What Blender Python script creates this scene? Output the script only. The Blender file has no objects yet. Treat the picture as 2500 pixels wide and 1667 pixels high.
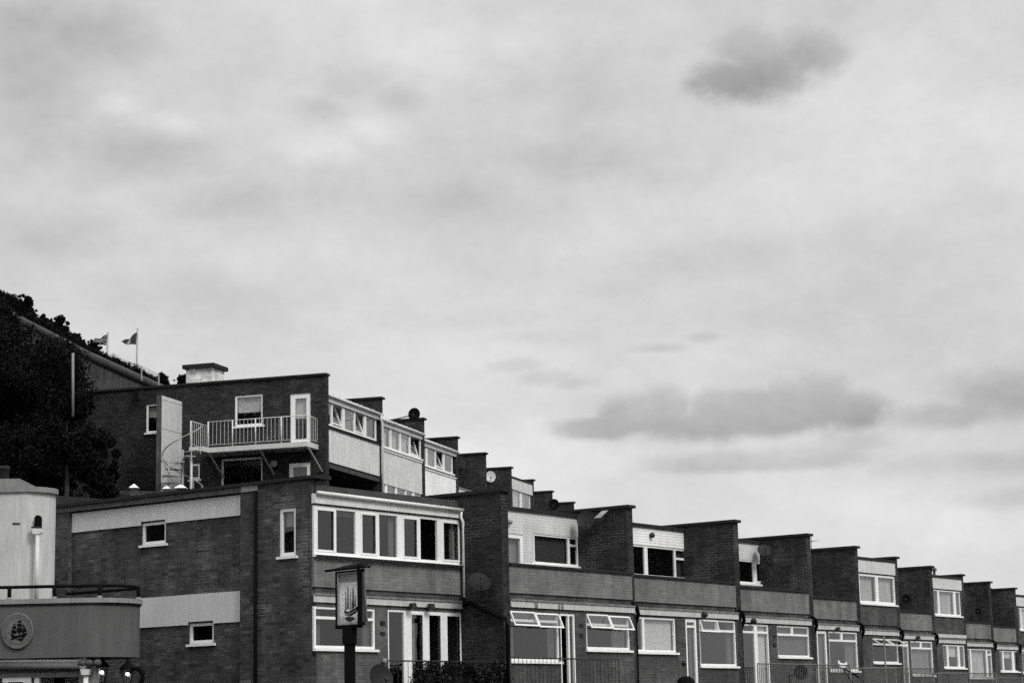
import bpy, bmesh, math, random
import numpy as np
from mathutils import Vector, Matrix
random.seed(7); RNG=np.random.default_rng(7)
SC=bpy.context.scene
# ------------------------------------------------------------------ camera
FPX=5033.287; PITCH=math.radians(10.4022); ROLL=math.radians(-1.219)
IW,IH=2500.,1667.
_cp,_sp=math.cos(PITCH),math.sin(PITCH); _cr,_sr=math.cos(ROLL),math.sin(ROLL)
CF=np.array([0,_cp,_sp]); _U0=np.array([0,-_sp,_cp]); _R0=np.array([1.,0,0])
CR=_cr*_R0+_sr*_U0; CU=-_sr*_R0+_cr*_U0
ZC=1.6
cam=bpy.data.cameras.new('camera'); co=bpy.data.objects.new('camera',cam); SC.collection.objects.link(co)
cam.sensor_width=36; cam.lens=FPX/2500*36; cam.clip_end=5000; cam.clip_start=.5
M=Matrix.Identity(4)
for i in range(3): M[i][0]=CR[i]; M[i][1]=CU[i]; M[i][2]=-CF[i]
M[2][3]=ZC; co.matrix_world=M; SC.camera=co
# ------------------------------------------------------------------ light
SUN_EL,SUN_AZ=math.radians(42),math.radians(141)     # azimuth clockwise from +Y
sd=bpy.data.lights.new('sun','SUN'); sd.energy=1.9; sd.angle=math.radians(18); sd.color=(1,.99,.97)
so=bpy.data.objects.new('sun',sd); SC.collection.objects.link(so)
sdir=Vector((math.sin(SUN_AZ)*math.cos(SUN_EL),math.cos(SUN_AZ)*math.cos(SUN_EL),math.sin(SUN_EL)))
so.rotation_euler=sdir.to_track_quat('Z','Y').to_euler()
SC.view_settings.view_transform='Standard'; SC.view_settings.look='None'; SC.view_settings.exposure=0; SC.view_settings.gamma=1
SC.cycles.use_denoising=False; SC.cycles.use_adaptive_sampling=True; SC.cycles.adaptive_threshold=.035; SC.cycles.adaptive_min_samples=16
SC.cycles.max_bounces=6; SC.cycles.transparent_max_bounces=12

def build_world():
    w=bpy.data.worlds.new('World'); SC.world=w; w.use_nodes=True
    nt=w.node_tree; N=nt.nodes; Lk=nt.links; N.clear()
    def nd(t,**k):
        n=N.new(t)
        for a,b in k.items(): setattr(n,a,b)
        return n
    def math_(op,a,b=None,c=None):
        n=nd('ShaderNodeMath',operation=op)
        for i,v in enumerate((a,b,c)):
            if v is None: continue
            if isinstance(v,(int,float)): n.inputs[i].default_value=v
            else: Lk.new(v,n.inputs[i])
        return n.outputs[0]
    out=nd('ShaderNodeOutputWorld'); bg=nd('ShaderNodeBackground'); Lk.new(bg.outputs[0],out.inputs[0])
    sky=nd('ShaderNodeTexSky',sky_type='NISHITA'); sky.sun_disc=False; sky.sun_elevation=SUN_EL; sky.sun_rotation=SUN_AZ
    bw=nd('ShaderNodeRGBToBW'); Lk.new(sky.outputs[0],bw.inputs[0])
    tc=nd('ShaderNodeTexCoord'); sep=nd('ShaderNodeSeparateXYZ'); Lk.new(tc.outputs['Generated'],sep.inputs[0])
    X,Y,Z=sep.outputs
    # angles of a direction, in degrees: azimuth from +Y, elevation
    az=math_('MULTIPLY',math_('ARCTAN2',X,Y),57.2958); el=math_('MULTIPLY',math_('ARCSINE',Z),57.2958)
    def comb(a,b,c=0.0):
        n=nd('ShaderNodeCombineXYZ')
        for i,v in enumerate((a,b,c)):
            if isinstance(v,(int,float)): n.inputs[i].default_value=v
            else: Lk.new(v,n.inputs[i])
        return n.outputs[0]
    def noise(vec,scale,detail=6,rough=.55,dist=0.):
        n=nd('ShaderNodeTexNoise'); n.inputs['Scale'].default_value=scale; n.inputs['Detail'].default_value=detail
        n.inputs['Roughness'].default_value=rough; n.inputs['Distortion'].default_value=dist; Lk.new(vec,n.inputs['Vector']); return n.outputs['Fac']
    def smooth(v,a,b,lo,hi):
        n=nd('ShaderNodeMapRange',interpolation_type='SMOOTHSTEP'); Lk.new(v,n.inputs[0])
        for i,q in enumerate((a,b,lo,hi)): n.inputs[i+1].default_value=q
        return n.outputs[0]
    base=noise(comb(math_('MULTIPLY',az,.095),math_('MULTIPLY',el,.16),3.1),1.0,6,.52,.15)
    mid=noise(comb(math_('MULTIPLY',az,.30),math_('MULTIPLY',el,.44),14.2),1.0,6,.55,.25)
    fine=noise(comb(math_('MULTIPLY',az,1.15),math_('MULTIPLY',el,1.6),8.4),1.0,9,.68,.15)
    tone=math_('ADD',smooth(base,.32,.70,.575,.695),math_('MULTIPLY',math_('SUBTRACT',mid,.5),.19))
    tone=math_('ADD',tone,math_('MULTIPLY',math_('SUBTRACT',fine,.5),.13))
    edge=noise(comb(math_('MULTIPLY',az,.85),math_('MULTIPLY',el,1.15),1.7),1.0,8,.60,.15)
    soft_=noise(comb(math_('MULTIPLY',az,.28),math_('MULTIPLY',el,.5),5.7),1.0,6,.58,.3)
    rag=noise(comb(math_('MULTIPLY',az,1.15),math_('MULTIPLY',el,1.45),21.7),1.0,9,.62,.1)
    def lobe(a0,e0,ra,re):
        u=math_('DIVIDE',math_('SUBTRACT',az,a0),ra); v=math_('DIVIDE',math_('SUBTRACT',el,e0),re)
        return math_('SUBTRACT',1.0,math_('SQRT',math_('ADD',math_('MULTIPLY',u,u),math_('MULTIPLY',v,v))))
    def mass(lobes,depth,amp,w0,w1,ebot=None,etop=None,nz=None):
        """one cloud = union of lobes with a ragged edge, darker towards its base"""
        f=lobe(*lobes[0])
        for l in lobes[1:]: f=math_('MAXIMUM',f,lobe(*l))
        f=math_('ADD',f,math_('MULTIPLY',math_('SUBTRACT',nz or edge,.5),amp))
        a=smooth(f,w0,w1,0.,depth)
        if ebot is not None: a=math_('MULTIPLY',a,smooth(el,ebot,etop,1.15,.45))
        return a
    S_=[mass([(6.4,17.45,1.5,.75),(7.5,17.6,1.8,1.0),(8.7,17.95,1.3,.85),(6.9,18.25,1.2,.75)],.235,1.0,-.14,.66,16.9,19.0,nz=rag),
        mass([(3.3,8.3,1.25,.78),(4.3,8.4,1.05,.88),(5.6,8.35,1.15,.72),(7.6,8.4,1.05,.78),(8.6,8.55,1.15,.85),(9.3,8.2,1.4,.72),(6.2,8.0,4.6,.62),(2.4,7.95,1.6,.42),(6.6,8.5,1.3,.55)],.225,.80,-.10,.55,7.5,9.5,nz=rag),
        mass([(5.9,6.9,2.8,.40),(8.0,6.95,2.3,.45),(9.3,7.3,1.4,.35)],.17,.62,-.10,.60,6.4,7.4,nz=rag),
        mass([(13.6,8.4,2.4,.95),(12.0,7.9,2.2,.5)],.16,.9,-.1,.8),
        mass([(12.8,6.6,3.4,.45),(13.8,5.6,2.6,.4)],.10,.9,-.1,.9),
        mass([(.0,9.7,1.1,.3),(.8,9.4,1.3,.3),(1.7,9.2,.8,.25)],.11,1.3,-.1,.9,nz=rag),
        mass([(4.2,10.1,1.1,.2),(5.4,10.35,.7,.2)],.11,1.2,-.1,.9),
        mass([(-1.2,11.0,3.6,.45),(.6,10.5,2.4,.35)],.07,1.3,-.2,1.1,nz=soft_),
        mass([(-4.4,17.6,1.6,.8),(-3.2,17.2,1.0,.6),(-5.4,16.9,1.0,.5)],.10,1.2,-.2,.9),
        mass([(7.6,20.1,1.4,.4)],.12,1.0,-.1,.8),
        mass([(-13.6,17.6,1.9,2.6),(-12.,18.6,2.5,1.0)],.15,1.3,-.2,1.0,nz=soft_),
        mass([(-10.,15.6,2.6,1.0),(-8.2,14.2,2.8,.8),(-12.,13.4,2.2,.9)],.10,1.4,-.2,1.1,nz=soft_),
        mass([(-2.,14.4,3.6,.9),(1.6,15.4,3.0,.8)],.07,1.4,-.2,1.1,nz=soft_),
        mass([(11.5,12.4,4.2,1.7),(6.,12.6,3.,.8)],.07,1.4,-.2,1.1,nz=soft_),
        mass([(-9.,11.6,5.5,.9)],.06,1.4,-.2,1.1,nz=soft_)]
    for a in S_: tone=math_('SUBTRACT',tone,a)
    for l,d in [([(-9.7,16.4,1.3,.5),(-11.,16.9,1.,.4)],.11),([(-5.4,15.8,1.5,.6),(-3.8,16.3,1.2,.6)],.10),([(-2.0,18.3,2.4,1.2),(.8,18.6,2.,1.)],.07),([(-.5,6.8,5.5,1.5)],.09),([(6.5,10.0,5.5,.7)],.04),([(13.,5.,4.,1.2)],.05)]:
        tone=math_('ADD',tone,mass(l,d,1.2,-.2,1.0))
    # overcast sky: brightest overhead (well above the frame)
    lift=smooth(Z,.36,.95,1.0,2.5)
    tone=math_('MULTIPLY',tone,lift)
    tone=math_('ADD',math_('MULTIPLY',bw.outputs[0],.012),tone)
    Lk.new(tone,bg.inputs[0]); bg.inputs[1].default_value=WORLD_STRENGTH
WORLD_STRENGTH=1.0
build_world()
# ------------------------------------------------------------------ pixel -> plane helper (places things on real planes of the buildings)
def ray(x,y): return CR*(x-IW/2)-CU*(y-IH/2)+CF*FPX
CROP={'K1':(0,680),'K2':(180,860),'K3':(400,880),'K4':(750,900),'K5':(0,1130),'K6':(0,1334),'K7':(400,1130),'K8':(400,1334),
'M1':(750,1150),'M2':(750,1334),'M3':(1150,1200),'M4':(1150,1334),'M5':(1600,1200),'M6':(1600,1334),'M7':(2000,1334),'M8':(1050,1030)}
def P(k,a,b):
    return (CROP[k][0]+a/4.704, CROP[k][1]+b/4.704) if k else (a,b)
def at(k,a,b,D):
    """point at depth Y=D seen at a pixel"""
    d=ray(*P(k,a,b)); q=d/d[1]*D; return (q[0],q[1],q[2]+ZC)
class Fr:
    def __init__(s,O,u,n): s.O=np.array(O,float);s.u=np.array(u,float);s.n=np.array(n,float)
    def pt(s,a,t,z):
        q=s.O+s.u*a+s.n*t; return (q[0],q[1],z+ZC)
    def px(s,k,a,b,t=0.):
        d=ray(*P(k,a,b)); o=s.O+s.n*t
        A=np.array([[d[0],-s.u[0]],[d[1],-s.u[1]]]); l,aa=np.linalg.solve(A,o)
        return float(aa),float(d[2]*l)
def frame(O,yawdeg):
    y=math.radians(yawdeg); return Fr(O,(math.sin(y),math.cos(y)),(math.cos(y),-math.sin(y)))
L=frame((-.18,48.16),36.53); U=frame((-6.10,67.36),17.37)
def side(fr,s):
    q=fr.O+fr.u*s; return Fr(q,fr.n,-fr.u)
# ------------------------------------------------------------------ materials (monochrome film: every colour is a grey)
MATS={}
def _new(name):
    m=bpy.data.materials.new(name); m.use_nodes=True; MATS[name]=m
    nt=m.node_tree; return m,nt,nt.nodes,nt.links,nt.nodes['Principled BSDF']
def g(v): return (v,v,v,1)
def _mul(nt,a,b,fac=1.0):
    n=nt.nodes.new('ShaderNodeMix'); n.data_type='RGBA'; n.blend_type='MULTIPLY'; n.inputs[0].default_value=fac
    nt.links.new(a,n.inputs[6]); nt.links.new(b,n.inputs[7]); return n.outputs[2]
def _ramp(nt,fac,stops):
    r=nt.nodes.new('ShaderNodeValToRGB'); e=r.color_ramp.elements
    while len(e)<len(stops): e.new(.5)
    for i,(p,v) in enumerate(stops): e[i].position=p; e[i].color=g(v)
    nt.links.new(fac,r.inputs[0]); return r.outputs[0]
def _noise(nt,vec,scale,detail=5,rough=.6,dist=0.):
    n=nt.nodes.new('ShaderNodeTexNoise'); n.inputs['Scale'].default_value=scale; n.inputs['Detail'].default_value=detail
    n.inputs['Roughness'].default_value=rough; n.inputs['Distortion'].default_value=dist
    nt.links.new(vec,n.inputs['Vector']); return n.outputs['Fac']
def _map(nt,vec,sc):
    n=nt.nodes.new('ShaderNodeMapping'); n.inputs['Scale'].default_value=sc; nt.links.new(vec,n.inputs['Vector']); return n.outputs[0]
def _bump(nt,b,h,strength,dist):
    n=nt.nodes.new('ShaderNodeBump'); n.inputs['Strength'].default_value=strength; n.inputs['Distance'].default_value=dist
    nt.links.new(h,n.inputs['Height']); nt.links.new(n.outputs[0],b.inputs['Normal'])
def plain(name,v,rough=.6,var=.15,scale=2.,streak=0.,bump=0.,spec=.3):
    m,nt,N,Lk,b=_new(name); tc=N.new('ShaderNodeTexCoord'); uv=tc.outputs['UV']
    f=_noise(nt,uv,scale,6); c=_ramp(nt,f,[(.3,v*(1-var)),(.7,v*(1+var))])
    if streak:
        s=_noise(nt,_map(nt,uv,(7,.7,1)),1.5,5); c=_mul(nt,c,_ramp(nt,s,[(.35,1-streak),(.6,1.)]))
    Lk.new(c,b.inputs['Base Color']); b.inputs['Roughness'].default_value=rough; b.inputs['Specular IOR Level'].default_value=spec
    if bump: _bump(nt,b,_noise(nt,uv,60,3),bump,.01)
    return m
def brick(name,lo,hi,mort,patch=0.,soil=.4,course=.075,odd=1.):
    """stretcher-bond brick; patch = how much pale repointing shows through in patches"""
    m,nt,N,Lk,b=_new(name); tc=N.new('ShaderNodeTexCoord'); uv=tc.outputs['UV']
    br=N.new('ShaderNodeTexBrick'); Lk.new(uv,br.inputs['Vector'])
    br.inputs['Scale'].default_value=1; br.inputs['Brick Width'].default_value=.225; br.inputs['Row Height'].default_value=course
    br.inputs['Mortar Size'].default_value=.0075; br.inputs['Mortar Smooth'].default_value=.2; br.inputs['Bias'].default_value=-.1
    br.inputs['Color1'].default_value=g(lo); br.inputs['Color2'].default_value=g(hi); br.inputs['Mortar'].default_value=g(1)
    # mortar tone: dark and dirty, pale where repointed
    pn=_noise(nt,uv,.55,4,.55,.4); mt=_ramp(nt,pn,[(.56,mort),(.62,mort+patch)])
    mx=N.new('ShaderNodeMix'); mx.data_type='RGBA'; Lk.new(br.outputs['Fac'],mx.inputs[0]); Lk.new(br.outputs['Color'],mx.inputs[6]); Lk.new(mt,mx.inputs[7])
    c=mx.outputs[2]
    # single odd bricks
    cell=N.new('ShaderNodeTexWhiteNoise'); cell.noise_dimensions='2D'
    sn=N.new('ShaderNodeVectorMath'); sn.operation='SNAP'; sn.inputs[1].default_value=(.225,course,1); Lk.new(uv,sn.inputs[0]); Lk.new(sn.outputs[0],cell.inputs['Vector'])
    c=_mul(nt,c,_ramp(nt,cell.outputs['Value'],[(0.,1-.38*odd),(.18,1-.05*odd),(.86,1+.05*odd),(1.,1+.45*odd)]))
    c=_mul(nt,c,_ramp(nt,_noise(nt,uv,.9,7,.65,.3),[(.30,1-soil),(.68,1.25)]))
    c=_mul(nt,c,_ramp(nt,_noise(nt,_map(nt,uv,(2.2,.25,1)),1.3,5),[(.36,.78),(.62,1.08)]))
    Lk.new(c,b.inputs['Base Color']); b.inputs['Roughness'].default_value=.9; b.inputs['Specular IOR Level'].default_value=.15
    inv=N.new('ShaderNodeMath'); inv.operation='SUBTRACT'; inv.inputs[0].default_value=1; Lk.new(br.outputs['Fac'],inv.inputs[1])
    _bump(nt,b,inv.outputs[0],.6,.008)
    return m
def shiplap(name,v,pitch=.11,lo=.4,vertical=False):
    m,nt,N,Lk,b=_new(name); tc=N.new('ShaderNodeTexCoord'); sp=N.new('ShaderNodeSeparateXYZ'); Lk.new(tc.outputs['UV'],sp.inputs[0])
    a=N.new('ShaderNodeMath'); a.operation='DIVIDE'; a.inputs[1].default_value=pitch; Lk.new(sp.outputs[0 if vertical else 1],a.inputs[0])
    f=N.new('ShaderNodeMath'); f.operation='FRACT'; Lk.new(a.outputs[0],f.inputs[0])
    c=_ramp(nt,f.outputs[0],[(0.,v*lo),(.12,v*(lo+.06)),(.2,v),(1.,v*.97)])
    c=_mul(nt,c,_ramp(nt,_noise(nt,tc.outputs['UV'],1.4,6),[(.3,.82),(.6,1.)]))
    c=_mul(nt,c,_ramp(nt,_noise(nt,_map(nt,tc.outputs['UV'],(6,.6,1)),1.5,5),[(.35,.86),(.6,1.)]))
    Lk.new(c,b.inputs['Base Color']); b.inputs['Roughness'].default_value=.5; _bump(nt,b,f.outputs[0],.7,.02)
    return m
def glass(name,k=1.9,tint=.75):
    m,nt,N,Lk,b=_new(name); N.remove(b); out=N['Material Output']
    fr=N.new('ShaderNodeFresnel'); ge=N.new('ShaderNodeNewGeometry'); mi=N.new('ShaderNodeMapRange'); mi.inputs[3].default_value=1.5; mi.inputs[4].default_value=1/1.5
    Lk.new(ge.outputs['Backfacing'],mi.inputs[0]); Lk.new(mi.outputs[0],fr.inputs[0])
    mu=N.new('ShaderNodeMath'); mu.operation='MULTIPLY'; mu.inputs[1].default_value=k; mu.use_clamp=True; Lk.new(fr.outputs[0],mu.inputs[0])
    tr=N.new('ShaderNodeBsdfTransparent'); tr.inputs[0].default_value=g(tint)
    gl=N.new('ShaderNodeBsdfGlossy'); gl.inputs['Roughness'].default_value=.02; gl.inputs[0].default_value=g(.95)
    ms=N.new('ShaderNodeMixShader'); Lk.new(mu.outputs[0],ms.inputs[0]); Lk.new(tr.outputs[0],ms.inputs[1]); Lk.new(gl.outputs[0],ms.inputs[2])
    Lk.new(ms.outputs[0],out.inputs[0]); 
    tc=N.new('ShaderNodeTexCoord'); bu=N.new('ShaderNodeBump'); bu.inputs['Strength'].default_value=.11; bu.inputs['Distance'].default_value=.1
    Lk.new(_noise(nt,_map(nt,tc.outputs['UV'],(.8,1.3,1)),1.1,1),bu.inputs['Height']); Lk.new(bu.outputs[0],gl.inputs['Normal'])
    return m
def emit(name,v,s):
    m,nt,N,Lk,b=_new(name); b.inputs['Base Color'].default_value=g(.8); b.inputs['Emission Color'].default_value=g(v); b.inputs['Emission Strength'].default_value=s; return m
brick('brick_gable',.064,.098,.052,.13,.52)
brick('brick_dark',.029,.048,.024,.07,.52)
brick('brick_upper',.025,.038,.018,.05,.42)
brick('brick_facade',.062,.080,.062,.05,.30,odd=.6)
brick('brick_panel',.165,.185,.150,.03,.25,odd=.35)
brick('brick_front_pale',.095,.125,.09,.05,.32,odd=.6)
brick('brick_white',.66,.72,.54,.0,.12)
brick('brick_pale',.16,.22,.05,.0,.3)
plain('coping',.016,.85,.35,3,.2,.3)
plain('roof_felt',.05,.9,.3,3)
plain('upvc',.86,.35,.04,1.5,.06,spec=.5)
plain('old_paint',.72,.5,.10,2,.15)
plain('fascia_paint',.54,.55,.10,2,.22)
plain('pale_render',.62,.85,.09,.8,.09,.2)
plain('mould',.20,.6,.3,4,.3)
plain('coping_stone',.070,.9,.4,1.5,.3)
plain('concrete_wall',.062,.9,.55,.8,.5,.2)
plain('concrete',.10,.9,.35,1.6,.35,.3)
plain('concrete_pale',.24,.9,.2,3,.2,.3)
plain('white_metal',.60,.4,.1,5,.1,spec=.5)
plain('rail_grey',.13,.55,.25,6,.1,spec=.3)
plain('grey_metal',.30,.45,.2,6,.1,spec=.5)
plain('dark_metal',.022,.55,.2,6,spec=.3)
plain('black_plastic',.005,.8,.2,4,spec=.05)
plain('dish_grey',.012,.6,.15,3,.1,spec=.2)
plain('dish_white',.55,.45,.08,3,.1)
plain('interior',.34,.9,.35,1)
plain('curtain',.22,.9,.06,2,.25)
plain('net_curtain',.52,.9,.05,2,.35)
plain('blind',.60,.8,.03,2,.0)
plain('blind_and_reflection_grey',.10,.8,.05,2,.0)
plain('asphalt',.05,.95,.2,1)
plain('paving',.12,.9,.2,1)
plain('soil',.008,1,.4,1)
plain('leaf_dark',.004,.85,.5,8,spec=.08)
plain('leaf_mid',.009,.8,.5,8,spec=.12)
plain('leaf_light',.035,.65,.4,8)
plain('bark',.03,.9,.3,6)
plain('pub_render',.52,.85,.10,.9,.16,.25)
plain('pub_coping',.24,.8,.12,2,.2)
plain('pub_fascia',.092,.7,.14,.8,.14,.2)
plain('plaque',.12,.6,.15,10)
plain('plaque_text',.07,.6,.2,10)
plain('flag_dark',.045,.8,.2,4); plain('flag_light',.34,.8,.1,4)
plain('bright_white',.88,.5,.03,3)
shiplap('shiplap',.88,.075,.62); shiplap('shiplap_small',.92,.088,.58)
glass('glass',1.75,.85); glass('glass_dark',.25,.35); glass('glass_clear',1.2,.85); glass('glass_deep',1.3,.6)
emit('bulb',1.,7)
# ------------------------------------------------------------------ mesh builder
class MB:
    def __init__(s): s.v=[];s.f=[];s.m=[];s.mi=0
    def quad(s,*p):
        i=len(s.v); s.v+= [tuple(map(float,q)) for q in p]; s.f.append(tuple(range(i,i+len(p)))); s.m.append(s.mi); return s
    def hexa(s,p):
        """p: 8 points, bottom loop then top loop"""
        i=len(s.v); s.v+=[tuple(map(float,q)) for q in p]
        for f in ((0,3,2,1),(4,5,6,7),(0,1,5,4),(1,2,6,5),(2,3,7,6),(3,0,4,7)): s.f.append(tuple(i+j for j in f)); s.m.append(s.mi)
        return s
    def box(s,fr,a0,a1,t0,t1,z0,z1):
        if a0>a1:a0,a1=a1,a0
        if t0>t1:t0,t1=t1,t0
        if z0>z1:z0,z1=z1,z0
        c=[(a0,t0),(a1,t0),(a1,t1),(a0,t1)]
        return s.hexa([fr.pt(a,t,z0) for a,t in c]+[fr.pt(a,t,z1) for a,t in c])
    def tube(s,pts,r,n=8,cap=True):
        pts=[Vector(p) for p in pts]; rs=r if isinstance(r,(list,tuple)) else [r]*len(pts)
        rings=[]
        for i,p in enumerate(pts):
            d=(pts[min(i+1,len(pts)-1)]-pts[max(i-1,0)]).normalized()
            a=d.cross(Vector((0,0,1)))
            if a.length<.05: a=d.cross(Vector((0,1,0)))
            a.normalize(); b=d.cross(a)
            k=len(s.v); s.v+=[tuple(p+a*math.cos(2*math.pi*j/n)*rs[i]+b*math.sin(2*math.pi*j/n)*rs[i]) for j in range(n)]; rings.append(k)
        for i in range(len(rings)-1):
            for j in range(n):
                s.f.append((rings[i]+j,rings[i]+(j+1)%n,rings[i+1]+(j+1)%n,rings[i+1]+j)); s.m.append(s.mi)
        if cap: s.f.append(tuple(rings[0]+j for j in range(n))[::-1]); s.f.append(tuple(rings[-1]+j for j in range(n))); s.m+=[s.mi]*2
        return s
    def prism(s,poly,off):
        """poly: list of 3D points, extruded by vector off"""
        o=Vector(off); n=len(poly); i=len(s.v); s.v+=[tuple(p) for p in poly]+[tuple(Vector(p)+o) for p in poly]
        s.f.append(tuple(range(i,i+n))[::-1]); s.f.append(tuple(range(i+n,i+2*n))); s.m+=[s.mi]*2
        for j in range(n): s.f.append((i+j,i+(j+1)%n,i+n+(j+1)%n,i+n+j)); s.m.append(s.mi)
        return s
    def lathe(s,c,prof,n=20,axis=(0,0,1),sx=1.,up=None):
        """prof: (radius, height along axis)"""
        ax=Vector(axis).normalized(); a=(Vector(up) if up else (ax.orthogonal())).normalized(); a=(a-ax*a.dot(ax)).normalized(); b=ax.cross(a); c=Vector(c); rings=[]
        for r,h in prof:
            k=len(s.v); s.v+=[tuple(c+ax*h+a*math.cos(2*math.pi*j/n)*r+b*math.sin(2*math.pi*j/n)*r*sx) for j in range(n)]; rings.append(k)
        for i in range(len(rings)-1):
            for j in range(n): s.f.append((rings[i]+j,rings[i]+(j+1)%n,rings[i+1]+(j+1)%n,rings[i+1]+j)); s.m.append(s.mi)
        return s
    def build(s,name,mat,parent=None,smooth=False,normals=True,base=None):
        if not s.v: return None
        off=Vector(parent['_b']) if parent is not None and '_b' in parent else Vector((0,0,0))
        if parent is None: off=Vector(base) if base is not None else Vector(np.mean(np.array(s.v),axis=0)); 
        if parent is None and base is None: off.z=min(v[2] for v in s.v)
        me=bpy.data.meshes.new(name); V=[(v[0]-off.x,v[1]-off.y,v[2]-off.z) for v in s.v]
        me.from_pydata(V,[],s.f)
        for mm in (mat if isinstance(mat,(list,tuple)) else [mat]): me.materials.append(MATS[mm])
        if normals:
            bm=bmesh.new(); bm.from_mesh(me); bmesh.ops.recalc_face_normals(bm,faces=bm.faces); bm.to_mesh(me); bm.free()
        uv=me.uv_layers.new(name='UVMap'); co_=np.empty(len(me.vertices)*3); me.vertices.foreach_get('co',co_); co_=co_.reshape(-1,3)+np.array(off)
        data=np.zeros((len(me.loops),2))
        for p in me.polygons:
            nn=p.normal; li=list(p.loop_indices); vi=[me.loops[l].vertex_index for l in li]; q=co_[vi]
            if abs(nn.z)>.75: data[li,0]=q[:,0]; data[li,1]=q[:,1]
            else:
                h=math.hypot(nn.x,nn.y); tx,ty=-nn.y/h,nn.x/h
                if tx<0: tx,ty=-tx,-ty
                data[li,0]=q[:,0]*tx+q[:,1]*ty; data[li,1]=q[:,2]
        uv.data.foreach_set('uv',data.ravel())
        if any(s.m): me.polygons.foreach_set('material_index',s.m)
        if smooth: me.polygons.foreach_set('use_smooth',[True]*len(me.polygons))
        o=bpy.data.objects.new(name,me); SC.collection.objects.link(o)
        if parent is not None: o.parent=parent; o['_b']=tuple(off)
        else: o.location=off; o['_b']=tuple(off)
        return o
def tag(o,label=None,cat=None,group=None,kind=None):
    if label: o['label']=label
    if cat: o['category']=cat
    if group: o['group']=group
    if kind: o['kind']=kind
    return o
def empty(name,loc,label,cat,group=None):
    o=bpy.data.objects.new(name,None); SC.collection.objects.link(o); o.location=loc; o['_b']=tuple(loc); o.empty_display_size=.2
    return tag(o,label,cat,group)
# ------------------------------------------------------------------ building helpers
def wall_mesh(mb,fr,s0,s1,z0,z1,t,th,holes):
    """slab wall with rectangular openings; outer face at t, inner at t-th"""
    xs=sorted({s0,s1}|{min(max(v,s0),s1) for h in holes for v in h[:2]}); zs=sorted({z0,z1}|{min(max(v,z0),z1) for h in holes for v in h[2:]})
    xs=[x for i,x in enumerate(xs) if i==0 or x-xs[i-1]>1e-5]; zs=[x for i,x in enumerate(zs) if i==0 or x-zs[i-1]>1e-5]
    def solid(i,j):
        if i<0 or j<0 or i>=len(xs)-1 or j>=len(zs)-1: return False
        a=(xs[i]+xs[i+1])/2; c=(zs[j]+zs[j+1])/2
        return not any(h[0]<a<h[1] and h[2]<c<h[3] for h in holes)
    for i in range(len(xs)-1):
        for j in range(len(zs)-1):
            if not solid(i,j): continue
            a,b,c,d=xs[i],xs[i+1],zs[j],zs[j+1]
            mb.quad(fr.pt(a,t,c),fr.pt(b,t,c),fr.pt(b,t,d),fr.pt(a,t,d))
            mb.quad(fr.pt(a,t-th,c),fr.pt(a,t-th,d),fr.pt(b,t-th,d),fr.pt(b,t-th,c))
            if not solid(i-1,j): mb.quad(fr.pt(a,t,c),fr.pt(a,t,d),fr.pt(a,t-th,d),fr.pt(a,t-th,c))
            if not solid(i+1,j): mb.quad(fr.pt(b,t,c),fr.pt(b,t-th,c),fr.pt(b,t-th,d),fr.pt(b,t,d))
            if not solid(i,j-1): mb.quad(fr.pt(a,t,c),fr.pt(a,t-th,c),fr.pt(b,t-th,c),fr.pt(b,t,c))
            if not solid(i,j+1): mb.quad(fr.pt(a,t,d),fr.pt(b,t,d),fr.pt(b,t-th,d),fr.pt(a,t-th,d))
FLOOR=.38   # terrace level of the lower row, relative to the eye
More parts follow.
